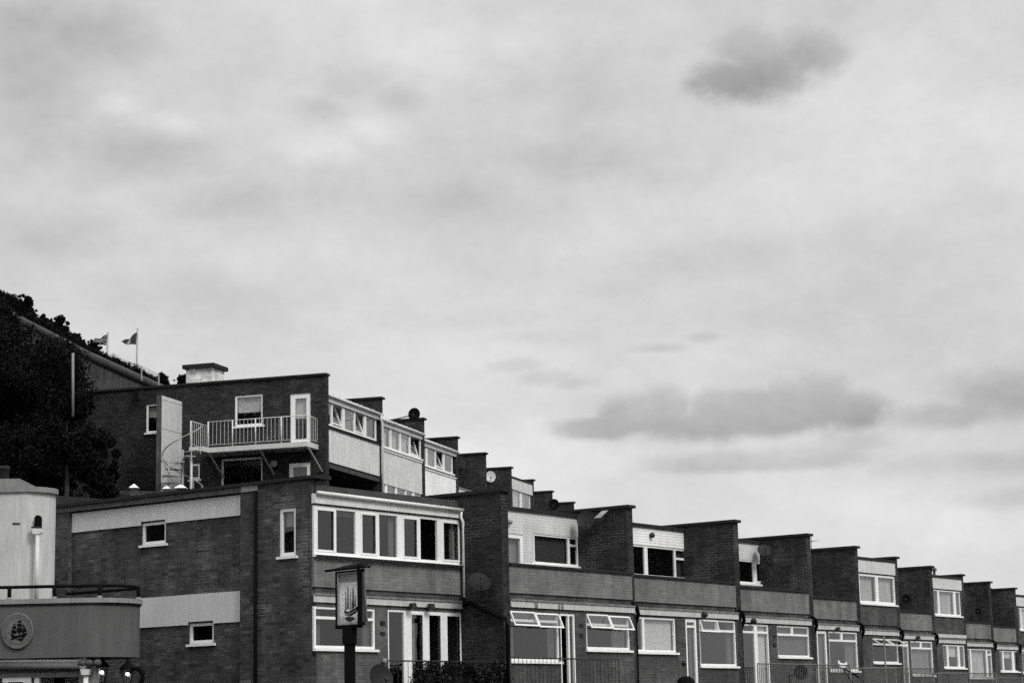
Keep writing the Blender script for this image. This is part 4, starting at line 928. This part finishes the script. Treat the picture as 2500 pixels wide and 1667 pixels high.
# railing over the bay
rz=zpx('K5',600,1425,PD+.5); rp=curve_plan(rx-.2,PD+.25,.75,-16,yb=PD+2.6)
rp=[(x,y) for x,y in rp]
rg=empty('pub_railing',(rx-2,PD+1,zt),'low black tubular railing curving along the top of the pub bay','railing')
x_end=at('K5',1560,1480,PD+.9)[0]; sh=x_end-(rx-.2)
rp=[(x+sh if x>-15 else x,y) for x,y in rp]
MB().tube([(x,y,rz) for x,y in rp],.032,8).build('handrail','black_plastic',rg,True)
for a in (115,630,1150,1515):
    x=at('K5',a,1480,PD+.3)[0]; y=min((math.hypot(px_-x,0),py_) for px_,py_ in rp)[1] if a>1200 else PD+.25
    MB().tube([(x,y,zt-.02),(x,y,rz)],.04,8).build('post','black_plastic',rg,True)
    MB().lathe((x,y,zt),[(.05,0),(.05,.05),(.001,.06)],10).build('foot','concrete_pale',rg,True)
# ship plaque
pc=at('K6',200,965,PD-.05); pl=empty('ship_plaque',(pc[0],PD,pc[2]),'round grey plaque with black three masted ship on the pub fascia','plaque')
rxp=182/4.704*PD/FPX*1.0; rzp=205/4.704*PD/FPX
pm=MB(); pm.lathe((pc[0],PD+.0,pc[2]),[(.001,.06),(rzp*.97,.06),(rzp,.05),(rzp,0)],40,axis=(0,-1,0),sx=rxp/rzp,up=(0,0,1)); pm.build('disc','plaque',pl)
MB().lathe((pc[0],PD,pc[2]),[(rzp*.70,.060),(rzp*.71,.066),(rzp*.725,.066),(rzp*.735,.060)],40,axis=(0,-1,0),sx=rxp/rzp,up=(0,0,1)).build('inner_ring','plaque_text',pl)
q=MB()
for i in range(44):   # raised border lettering, too worn to read
    a=math.radians(i*360/44)
    if 250<math.degrees(a)<290: continue
    for s_ in (-.35,.0,.4) if i%3 else (-.3,.35):
        aa=a+math.radians(s_*4); r0,r1=(.79,.91) if i%2 else (.80,.90)
        p0=(pc[0]+rxp*r0*math.cos(aa),PD-.062,pc[2]+rzp*r0*math.sin(aa)); p1=(pc[0]+rxp*r1*math.cos(aa+.01*(i%5-2)),PD-.062,pc[2]+rzp*r1*math.sin(aa))
        q.tube([p0,p1],.0028,4)
q.build('border_relief','plaque_text',pl)
def SHP(a,b): # pixel in the plaque close-up (1307x1568 over 100x120) -> plane
    x=a/13.07; y=1500+b/13.07; p=at(None,x,y,PD-.065); return p
ship=[[(350,600),(400,630),(470,655),(560,655),(600,650),(660,640),(720,600),(740,560),(850,560),(855,640),(790,700),(750,770),(720,810),(670,825),(620,810),(570,775),(540,750),(460,750),(430,785),(350,790),(345,770),(400,740),(370,690)],
 [(370,585),(385,470),(420,340),(460,275),(490,310),(510,400),(520,585)],[(535,550),(560,400),(575,190),(665,170),(690,260),(705,400),(715,550)],[(735,560),(740,310),(765,305),(810,390),(845,500),(858,570)],
 [(435,585),(455,585),(455,640),(435,640)],[(612,550),(630,550),(635,650),(605,650)]]
q=MB()
for s_ in ship: q.prism([SHP(*p_) for p_ in s_],(0,-.012,0))
q.build('ship_relief','black_plastic',pl)
q=MB()
for a,b,c,d in ((390,462,515,470),(410,350,490,350),(560,272,690,268),(548,405,705,400),(740,405,815,408),(780,568,850,568),(560,745,730,745)):
    q.tube([Vector(SHP(a,b))+Vector((0,-.014,0)),Vector(SHP(c,d))+Vector((0,-.014,0))],.006,4)
for a,b,c,d in ((235,555,350,600),(235,555,380,520)): q.tube([SHP(a,b),SHP(c,d)],.004,4)
q.build('spar_lines','plaque',pl)
# tower behind the bay
TDp=41.6; tx=at('K5',645,900,TDp+.4)[0]+.01; 
z1t=zpx('K5',620,310,TDp+1.0); z0t=zpx('K5',640,370,TDp+1.0)
tw=curve_plan(tx,TDp-.4,.6,-17,yb=PD+5)
# coping rises towards the viewer; wall top level
ZT=zpx('K5',300,345,TDp-.2); ZTT=zpx('K5',300,285,TDp-.2)
wallstrip(tw,zt-.3,ZT,.25,'tower_wall','pub_render',pub)
wallstrip([(x+(.06 if i>3 else 0),y-.05) for i,(x,y) in enumerate(tw)],ZT+.001,ZTT,.4,'tower_coping','pub_coping',pub)
q=MB(); q.prism([(-17,TDp,ZT),(tx-.9,TDp+.1,ZT),(tx-.3,TDp+.8,ZT),(tx-2.5,PD+4.3,ZT),(-17,PD+4.3,ZT)],(0,0,.08)); q.build('tower_roof','roof_felt',pub)
x0,x1=at('K5',-200,250,TDp+1)[0],at('K5',272,250,TDp+1)[0]; zz=zpx('K5',150,205,TDp+1)
q=MB(); q.hexa([(x0,TDp+.6,ZT),(x1,TDp+.6,ZT),(x1,TDp+2,ZT),(x0,TDp+2,ZT),(x0,TDp+.6,zz),(x1,TDp+.6,zz),(x1,TDp+2,zz),(x0,TDp+2,zz)]); q.build('roof_block','pub_coping',pub)
cx_=at('K5',45,150,TDp+1.2)[0]; z_0=zz; z_1=zpx('K5',50,38,TDp+1.2)
MB().lathe((cx_,TDp+1.2,z_0),[(.11,0),(.105,(z_1-z_0)*.75),(.125,(z_1-z_0)*.78),(.125,(z_1-z_0)*.95),(.10,(z_1-z_0)),(.08,(z_1-z_0)),(.08,.1)],18).build('chimney_pot','coping',pub,True)
# arched niche, hopper and pipe on the tower
YT=TDp-.4
def TP(a,b,d=.0): p=at('K5',a,b,YT-d); return p
q=MB(); arc=[TP(390,735,.012)]+[TP(395,650,.012)]+[TP(437+44*math.cos(math.pi-math.pi*i/10),640-45*math.sin(math.pi*i/10),.012) for i in range(11)]+[TP(480,735,.012)]
q.prism(arc,(0,.02,0)); q.build('arched_opening','black_plastic',pub)
q=MB(); q.prism([TP(385,755,.01),TP(490,755,.01),TP(495,800,.01),TP(470,820,.01),TP(395,820,.01),TP(383,800,.01)],(0,-.12,0)); q.build('rain_hopper','pale_render',pub)
pa=TP(432,815,.08); MB().tube([pa,(pa[0],pa[1],zt-.1)],.04,10).build('downpipe','pale_render',pub,True)
q=MB(); q.prism([TP(370,735,.01),TP(480,728,.01),TP(492,748,.01),TP(372,752,.01)],(0,-.10,0)); q.build('ledge','coping',pub)
q=MB()
for i in range(5): q.prism([TP(145+i*18,683,.002),TP(157+i*18,683,.002),TP(157+i*18,706,.002),TP(145+i*18,706,.002)],(0,-.01,0))
q.build('wall_vent','coping',pub)
# below the bay: awning roll, shopfront, pillars
YB=PD+.35
def BP(a,b,y=YB): return at('K6',a,b,y)
zb0=0.0
q=MB(); xa,xb=BP(-300,1300)[0],BP(910,1300)[0]
q.hexa([(xa,YB+.9,0),(xb,YB+.9,0),(xb,YB+1.1,0),(xa,YB+1.1,0),(xa,YB+.9,zb),(xb,YB+.9,zb),(xb,YB+1.1,zb),(xa,YB+1.1,zb)]); q.build('shop_wall','interior',pub)
MB().tube([BP(-300,1345,PD+.2),BP(955,1340,PD+.2)],.105,14).build('awning_roll','pub_coping',pub,True)
MB().tube([BP(-300,1310,PD+.12),BP(940,1308,PD+.12)],.03,8).build('awning_rail','bright_white',pub,True)
MB().lathe(BP(955,1335,PD+.2),[(.001,-.06),(.12,-.06),(.12,.06),(.001,.06)],14,axis=(1,0,0)).build('awning_cap','old_paint',pub,True)
for za,zb3,mt in ((1400,1445,'pub_fascia'),(1447,1475,'concrete_pale'),(1477,1500,'pub_coping')):
    q=MB(); z1_=BP(400,za)[2]; z0_=BP(400,zb3)[2]; q.hexa([(xa,YB,z0_),(BP(920,1450)[0],YB,z0_),(BP(920,1450)[0],YB+.2,z0_),(xa,YB+.2,z0_),(xa,YB,z1_),(BP(920,1450)[0],YB,z1_),(BP(920,1450)[0],YB+.2,z1_),(xa,YB+.2,z1_)]); q.build('shopfront_cornice',mt,pub)
def colbox(a0,a1,b1,y,mat,name,zlow=0.,dep=.2):
    x0,x1=BP(a0,1500,y)[0],BP(a1,1500,y)[0]; z=BP(a0,b1,y)[2]
    MB().hexa([(x0,y,zlow),(x1,y,zlow),(x1,y+dep,zlow),(x0,y+dep,zlow),(x0,y,z),(x1,y,z),(x1,y+dep,z),(x0,y+dep,z)]).build(name,mat,pub)
colbox(30,95,1502,YB,'old_paint','window_frame'); colbox(265,360,1502,YB,'old_paint','window_frame'); colbox(395,450,1502,YB,'old_paint','window_frame')
x0,x1=BP(30,1500)[0],BP(360,1500)[0]; zA,zB=BP(100,1502)[2],BP(100,1552)[2]
MB().hexa([(x0,YB-.01,zB),(x1,YB-.01,zB),(x1,YB+.1,zB),(x0,YB+.1,zB),(x0,YB-.01,zA-.004),(x1,YB-.01,zA-.004),(x1,YB+.1,zA-.004),(x0,YB+.1,zA-.004)]).build('window_frame','old_paint',pub)
colbox(620,720,1502,YB+.3,'black_plastic','window_mullion')
colbox(905,1085,1310,YB-.05,'concrete_pale','pillar',dep=.3)
x0,x1=BP(930,1400,YB-.2)[0],BP(1035,1400,YB-.2)[0]; zA,zB=BP(980,1405,YB-.2)[2],BP(980,1470,YB-.2)[2]
MB().hexa([(x0+.02,YB-.25,zB),(x1-.02,YB-.25,zB),(x1-.02,YB-.06,zB),(x0+.02,YB-.06,zB),(x0,YB-.27,zA),(x1,YB-.27,zA),(x1,YB-.06,zA),(x0,YB-.06,zA)]).build('rain_hopper','old_paint',pub)
MB().tube([BP(985,1470,YB-.15),(*BP(985,1470,YB-.15)[:2],0)],.05,8).build('downpipe','old_paint',pub,True)
for a,b in ((945,1330),(1020,1330),(1120,1330)): MB().lathe(BP(a,b,PD+.1),[(.001,.07),(.06,.045),(.08,0),(.06,-.05),(.001,-.07)],12).build('roundel','concrete',pub,True)
colbox(1085,1130,1390,YB+.1,'concrete_pale','pillar'); colbox(1370,1440,1310,YB+.2,'concrete','pillar'); 
# two lit lanterns
for i,(a,b,lab) in enumerate([(1170,1440,'lit glass lantern hanging under the pub bay, nearer the awning'),(1465,1460,'lit glass lantern hanging under the pub bay, beside a black scroll')]):
    yl=PD+.55; c=Vector(BP(a,b,yl)); ln=empty('lantern',tuple(c+Vector((0,0,-.16))),lab,'lantern','lit lanterns under the pub bay')
    r0,r1=.075,.15; zlo,zhi=c.z-.2,c.z+.11
    q=MB(); 
    for k in range(4):
        a0=math.pi/4+k*math.pi/2; q.tube([(c.x+r0*math.cos(a0),c.y+r0*math.sin(a0),zlo),(c.x+r1*math.cos(a0),c.y+r1*math.sin(a0),zhi)],.008,5)
        a2=a0+math.pi/2
        for r_,z_ in ((r0,zlo),(r1,zhi)): q.tube([(c.x+r_*math.cos(a0),c.y+r_*math.sin(a0),z_),(c.x+r_*math.cos(a2),c.y+r_*math.sin(a2),z_)],.009,5)
    q.build('frame','black_plastic',ln)
    MB().lathe((c.x,c.y,zhi),[(.16,0),(.15,.02),(.06,.10),(.03,.16),(.012,.20),(.001,.21)],12).build('cap','black_plastic',ln,True)
    q=MB()
    for k in range(4):
        a0=math.pi/4+k*math.pi/2; a2=a0+math.pi/2
        q.quad((c.x+r0*math.cos(a0),c.y+r0*math.sin(a0),zlo),(c.x+r0*math.cos(a2),c.y+r0*math.sin(a2),zlo),(c.x+r1*math.cos(a2),c.y+r1*math.sin(a2),zhi),(c.x+r1*math.cos(a0),c.y+r1*math.sin(a0),zhi))
    q.build('pane','glass_clear',ln)
    MB().lathe((c.x,c.y,c.z),[(.001,-.035),(.03,-.02),(.036,0),(.03,.02),(.001,.035)],10).build('bulb','bulb',ln,True)
    MB().lathe((c.x,c.y,zlo-.10),[(.03,0),(.09,.02),(.09,.06),(.03,.10)],10).build('base','black_plastic',ln,True)
    MB().tube([(c.x,c.y,zlo-.09),(c.x,c.y,0.)],.03,8).build('stand','black_plastic',ln,True)
sc0=Vector(BP(1560,1490,PD+.7)); q=MB(); q.tube([sc0+Vector((.14*math.cos(a),0,.16*math.sin(a))) for a in np.linspace(-1.9,2.6,16)],[.02+.035*math.sin(math.pi*i/15) for i in range(16)],8)
tag(q.build('iron_scroll','black_plastic',smooth=True),'thick black curled scroll beside the lantern at the pub corner','scroll')
# ================================================================== HILLSIDE
def ground_mesh():
    xs=np.concatenate([np.linspace(-600,-60,8),np.linspace(-50,80,66),np.linspace(95,600,10)]); ys=np.concatenate([np.linspace(-300,36,6),np.linspace(40,170,66),np.linspace(185,900,10)])
    def ss(v): v=np.clip(v,0,1); return v*v*(3-2*v)
    V=[];F=[]
    for y in ys:
        for x in xs:
            s=(x-L.O[0])*L.u[0]+(y-L.O[1])*L.u[1]; t=(x-L.O[0])*L.n[0]+(y-L.O[1])*L.n[1]
            z=(UFL+ZC-.4)*ss((-t-10.3)/2.2)*ss((s+20)/8)*ss((75-s)/20)
            z+=5.6*ss((y-66)/14)*ss((-14.5-x)/6)+2.6*ss((-19-x)/6)*ss((y-62)/12)
            z-=.0
            V.append((x,y,z if t<-9 else 0.))
    nx=len(xs)
    for j in range(len(ys)-1):
        for i in range(nx-1): F.append((j*nx+i,j*nx+i+1,(j+1)*nx+i+1,(j+1)*nx+i))
    q=MB(); q.v=V; q.f=F; q.m=[0]*len(F); return q
tag(ground_mesh().build('hillside_ground','soil',base=(0,0,0),smooth=True),kind='structure')
q=MB(); q.quad((-900,-400,-.02),(900,-400,-.02),(900,1500,-.02),(-900,1500,-.02)); tag(q.build('ground','asphalt',base=(0,0,0)),kind='structure')
# sloping concrete retaining wall with thick rounded coping
RD=84.
ra=Vector(at('K1',215,470,RD-6)); rb=Vector(at('K1',1000,880,RD-2)); rc=Vector(at('K1',1800,1240,RD+3)); rd=Vector(at('K1',2050,1345,RD+5))
rw=empty('retaining_wall',(rb.x,rb.y,rb.z-6),'stained concrete retaining wall running down the slope under a thick rounded coping','retaining wall')
rr_=11.5/FPX*RD*1.0
MB().tube([ra+Vector((-1.2,-1,.7)),ra,(ra+rb)/2,rb,(rb+rc)/2,rc,rd],[rr_*.8,rr_*.85,rr_*.95,rr_,rr_,rr_,rr_],14).build('coping','coping_stone',rw,True)
q=MB(); pts=[ra+Vector((-1.2,-1,.7)),ra,rb,rc,rd]
for a,b in zip(pts,pts[1:]): q.hexa([(a.x,a.y,0),(b.x,b.y,0),(b.x,b.y+.3,0),(a.x,a.y+.3,0),(a.x,a.y,a.z-.1),(b.x,b.y,b.z-.1),(b.x,b.y+.3,b.z-.1),(a.x,a.y+.3,a.z-.1)])
q.build('wall','concrete_wall',rw)
# grass bank behind the coping so the fence stands on something
q=MB()
for a,b in zip(pts,pts[1:]): q.hexa([(a.x,a.y+.3,0),(b.x,b.y+.3,0),(b.x,b.y+8,0),(a.x,a.y+8,0),(a.x,a.y+.3,a.z),(b.x,b.y+.3,b.z),(b.x,b.y+8,b.z-.4),(a.x,a.y+8,a.z-.4)])
tag(q.build('bank','soil',base=(0,0,0)),kind='structure')
# mesh fence
fn=empty('mesh_fence',tuple(rb+Vector((0,1,0))),'thin wire mesh fence with short posts along the slope coping','fence')
FD=RD+1.5
ft=[at('K1',1180,850,FD-1),at('K1',1420,930,FD),at('K1',1640,1010,FD+1),at('K1',1830,1110,FD+2)]
fb=[at('K1',1150,920,FD-1),at('K1',1420,1040,FD),at('K1',1640,1140,FD+1),at('K1',1830,1225,FD+2)]
q=MB(); N_=40
def lp(A_,f_): 
    x=f_*(len(A_)-1); i=min(int(x),len(A_)-2); return Vector(A_[i]).lerp(Vector(A_[i+1]),x-i)
for k in range(N_+1): q.tube([lp(fb,k/N_),lp(ft,k/N_)],.006,4,False)
for v_ in (.0,.2,.4,.6,.8,1.): q.tube([lp(fb,i/8).lerp(lp(ft,i/8),v_) for i in range(9)],.009 if v_ in (0.,1.) else .005,4,False)
q.build('wire_mesh','grey_metal',fn)
for a,b0_,b1_ in ((1310,885,1000),(1535,1030,1110),(1822,1095,1200),(1625,1010,1110)): MB().tube([at('K1',a,b0_,FD),at('K1',a,b1_+60,FD)],.035,6).build('post','grey_metal',fn)
# flags
def flagpole(x,ytop,ybot,D,lab):
    a=at('K1',x[0],ytop,D); b=at('K1',x[1],ybot,D); o=empty('flagpole',(b[0],b[1],b[2]-4),lab,'flagpole','flagpoles on the slope')
    MB().tube([(b[0],b[1],b[2]-4),b,a],[.05,.045,.03],8).build('mast','grey_metal',o,True); MB().lathe(a,[(.001,-.04),(.045,0),(.001,.05)],8).build('finial','grey_metal',o,True); return o
flagpole((1240,1228),620,920,90,'shorter pale flagpole beside the slope trees'); flagpole((1580,1566),578,1090,90,'taller pale flagpole standing clear against the sky')
def flag(poly_,D,mat,lab,stripes):
    """poly_: hoist-top, hoist-bottom, fly-bottom, fly-top pixels"""
    ht,hb_,fb_,ft_=[Vector(at('K1',*p_,D)) for p_ in poly_]
    root=None; n=16
    def S(u,v,o=0.):
        p=ht.lerp(hb_,v).lerp(ft_.lerp(fb_,v),u); return p+Vector((0,-.10*math.sin(u*7+v*1.5)*u-o,.05*math.sin(u*8)*u))
    q=MB()
    for i in range(n):
        for j in range(6): q.quad(S(i/n,j/6),S((i+1)/n,j/6),S((i+1)/n,(j+1)/6),S(i/n,(j+1)/6))
    root=q.build('flag',mat,normals=False); m=root.modifiers.new('s','SOLIDIFY'); m.thickness=.01
    tag(root,lab,'flag','flags flying on the slope'); root['_b']=tuple(root.location)
    for st in stripes:
        q=MB()
        k=12
        for i in range(k):
            f0,f1=i/k,(i+1)/k; (u0,v0),(u1,v1),w_=st
            def C(f_,sgn):
                u=u0+(u1-u0)*f_; v=v0+(v1-v0)*f_; du,dv=(u1-u0),(v1-v0); l=math.hypot(du,dv); return S(min(max(u-dv/l*w_*sgn,0),1),min(max(v+du/l*w_*sgn,0),1),.02)
            q.quad(C(f0,-1),C(f1,-1),C(f1,1),C(f0,1))
        q.build('cross_stripe','flag_light',root,normals=False)
    return root
flag([(1234,640),(1220,768),(1060,745),(1100,700)],89.95,'flag_dark','dark flag with crossed pale stripes, left of the two',[((0,0.08),(1,.9),.03),((0,.92),(1,.1),.03),((0,.5),(1,.5),.05),((.5,0),(.5,1),.035)])
flag([(1573,612),(1562,760),(1395,742),(1440,715)],89.95,'flag_dark','dark flag with one pale band down its middle, right of the two',[((.55,0),(.55,1),.10)])
# pole in the bushes
pa=at('K1',838,855,59.8); pb_=at('K1',838,1585,59.8); o=MB().tube([pa,pb_],.038,8).build('street_pole','concrete_pale',smooth=True); tag(o,'slender pale pole rising in front of the dark hillside bushes','pole')
# trees and bushes of the slope: (pixel x, y in the 2500-wide photograph, radius px, depth, label)
def bush(x,y,r,D,label,n,size=.10,sub=9,mats=('leaf_dark','leaf_dark','leaf_mid'),root_dz=3.,cat='tree',spiky=False):
    c=Vector(at(None,x,y,D)); R=r/FPX*D; o=empty('hillside_tree',(c.x,c.y,c.z-R-root_dz),label,cat,'dark trees and bushes on the slope')
    R*=.86; cs=[c];rs=[R*.62]
    for _ in range(sub):
        d=Vector(RNG.normal(size=3)).normalized()*R*(.45+.4*RNG.random()); cs.append(c+d); rs.append(R*(.22+.25*RNG.random()))
    for _ in range(sub*2):
        d=Vector(RNG.normal(size=3)).normalized()*R*(.85+.25*RNG.random()); cs.append(c+d); rs.append(R*(.07+.13*RNG.random()))
    v,f=leaves([tuple(q_) for q_ in cs],rs,int(n*2.1),size,surf=.1); leaf_obj('crown',v,f,mats,o)
    q=MB(); base=Vector((c.x,c.y,c.z-R-root_dz)); q.tube([base,c-Vector((0,0,R*.4)),c],[R*.10,R*.07,R*.03],7)
    for _ in range(7):
        d=Vector(RNG.normal(size=3)).normalized(); q.tube([c-Vector((0,0,R*.3)),c+d*R*.55,c+d*R*(.95+.2*RNG.random())],[R*.035,R*.02,R*.006],5)
    q.build('trunk','bark',o); return o
BUSH=[(25,778,62,87,'dark mass behind the skyline bushes at the far upper left',4500),(100,812,50,88,'dark mass behind the bushes over the upper coping',3000),(168,848,38,88,'dark scrub behind the coping middle',2200),(222,876,24,89,'dark scrub behind the coping under the left flagpole',1200),(185,985,48,66,'black bush hiding the left end of the stained wall',3500),(0,778,78,74,'black bush hiding the upper end of the sloping coping',3500),(72,772,30,86,'scrubby dark top between two skyline bushes at the upper left',1800),(112,822,24,86,'scrub filling the skyline just over the coping middle',1400),(182,826,20,86,'loose twiggy bush rising left of the flags',1000),(-10,768,66,84,'dark tree crowning the top left of the slope above the coping',7000),
(50,755,42,85,'small ragged bush breaking the skyline at the upper left',4000),
(95,800,34,85,'dark bush just above the start of the sloping coping',3500),
(140,806,40,86,'leafy round bush standing against the sky above the coping',4000),
(165,838,30,84,'bush between the round skyline bush and the flags',2600),
(225,848,22,85,'small bush under the left flag',1500),
(195,845,20,85,'low scrub bush beside the coping left of the flags',1200),
(50,905,112,68,'broad black bush below the coping at the left',9000),
(140,940,92,67,'dark bush left of the stained concrete wall behind the pole',6000),
(30,1000,120,64,'huge black bush filling the left edge of the slope',10000),
(165,1095,78,57.5,'black bush around the foot of the slender pole',7000),
(215,1120,85,61,'dark bush overlapping the left end of the upper gable',7000),
(90,1130,100,60,'black bush directly above the pub tower',8000),
(190,985,45,64.5,'bush reaching over the left edge of the upper brick gable',4000),
(250,1180,50,60,'low dark bush behind the lower gable coping',3500),
(350,945,18,92,'small bush on the skyline left of the chimney block',1100),(400,928,20,92,'bushy scrub just left of the white chimney block',1500),(445,930,22,92,'scrub touching the white chimney block',1500)]
for b in BUSH:
    bush(*b[:4],b[4],b[5],size=.045 if b[3]<70 else .055)
# low creeper cover on the slope between the bushes
cs=[]
while len(cs)<150:
    x_,y_=RNG.uniform(-60,200),RNG.uniform(790,1240)
    if y_>762+.53*(x_-10)+(14 if x_<185 else 60): cs.append(at(None,x_,y_,RNG.uniform(62,69)))
v,f=leaves(cs,[.55]*len(cs),60000,.050,surf=.1); o=leaf_obj('ground_cover',v,f,['leaf_dark','leaf_dark','leaf_mid']); tag(o,kind='stuff',label='dark creeper covering the slope between the bushes')
cs=[]
for k in range(70):
    f_=k/70; p_=ra.lerp(rb,f_*2) if f_<.5 else rb.lerp(rc,f_*2-1); cs.append(tuple(p_+Vector((RNG.normal()*.1,.7,.22+.10*RNG.random()))))
v,f=leaves(cs,[.22]*len(cs),9000,.05,surf=.1); o=leaf_obj('grass_fringe',v,f,['leaf_dark','leaf_mid']); tag(o,kind='stuff',label='dark scrub fringe growing along the top of the sloping coping')
# garden wall with white pyramid capped pillars behind the lower gable
GD=60.5
gw=empty('garden_wall',at('K5',1600,360,GD),'low brick garden wall behind the lower gable coping','garden wall')
a=Vector(at('K5',1380,320,GD)); b=Vector(at('K5',2100,300,GD+.5)); 
MB().hexa([(a.x,a.y,3.5),(b.x,b.y,3.5),(b.x,b.y+.3,3.5),(a.x,a.y+.3,3.5),(a.x,a.y,a.z),(b.x,b.y,a.z),(b.x,b.y+.3,a.z),(a.x,a.y+.3,a.z)]).build('wall','brick_dark',gw)
for k,a_,b_,w_,h_,lab in (('K5',1540,288,52,48,'white pyramid cap on the pillar left of the screen wall'),('K5',2080,292,70,45,'white pyramid cap in front of the spiral staircase foot'),('K5',1915,298,45,32,'small white cap between the two larger pyramid caps')):
    c=Vector(at(k,a_,b_,GD-.3)); rw_=w_/4.704/FPX*GD; hh=h_/4.704/FPX*GD
    o=empty('pillar_cap',(c.x,c.y,c.z-1.2),lab,'pillar','white capped garden pillars')
    MB().lathe((c.x,c.y,c.z),[(rw_*1.35,0),(rw_*1.3,.02),(.02,hh)],4,up=(1,1,0)).build('cap','bright_white',o)
    MB().lathe((c.x,c.y,c.z-1.2),[(rw_,0),(rw_,1.199)],4,up=(1,1,0)).build('pillar','brick_gable',o)
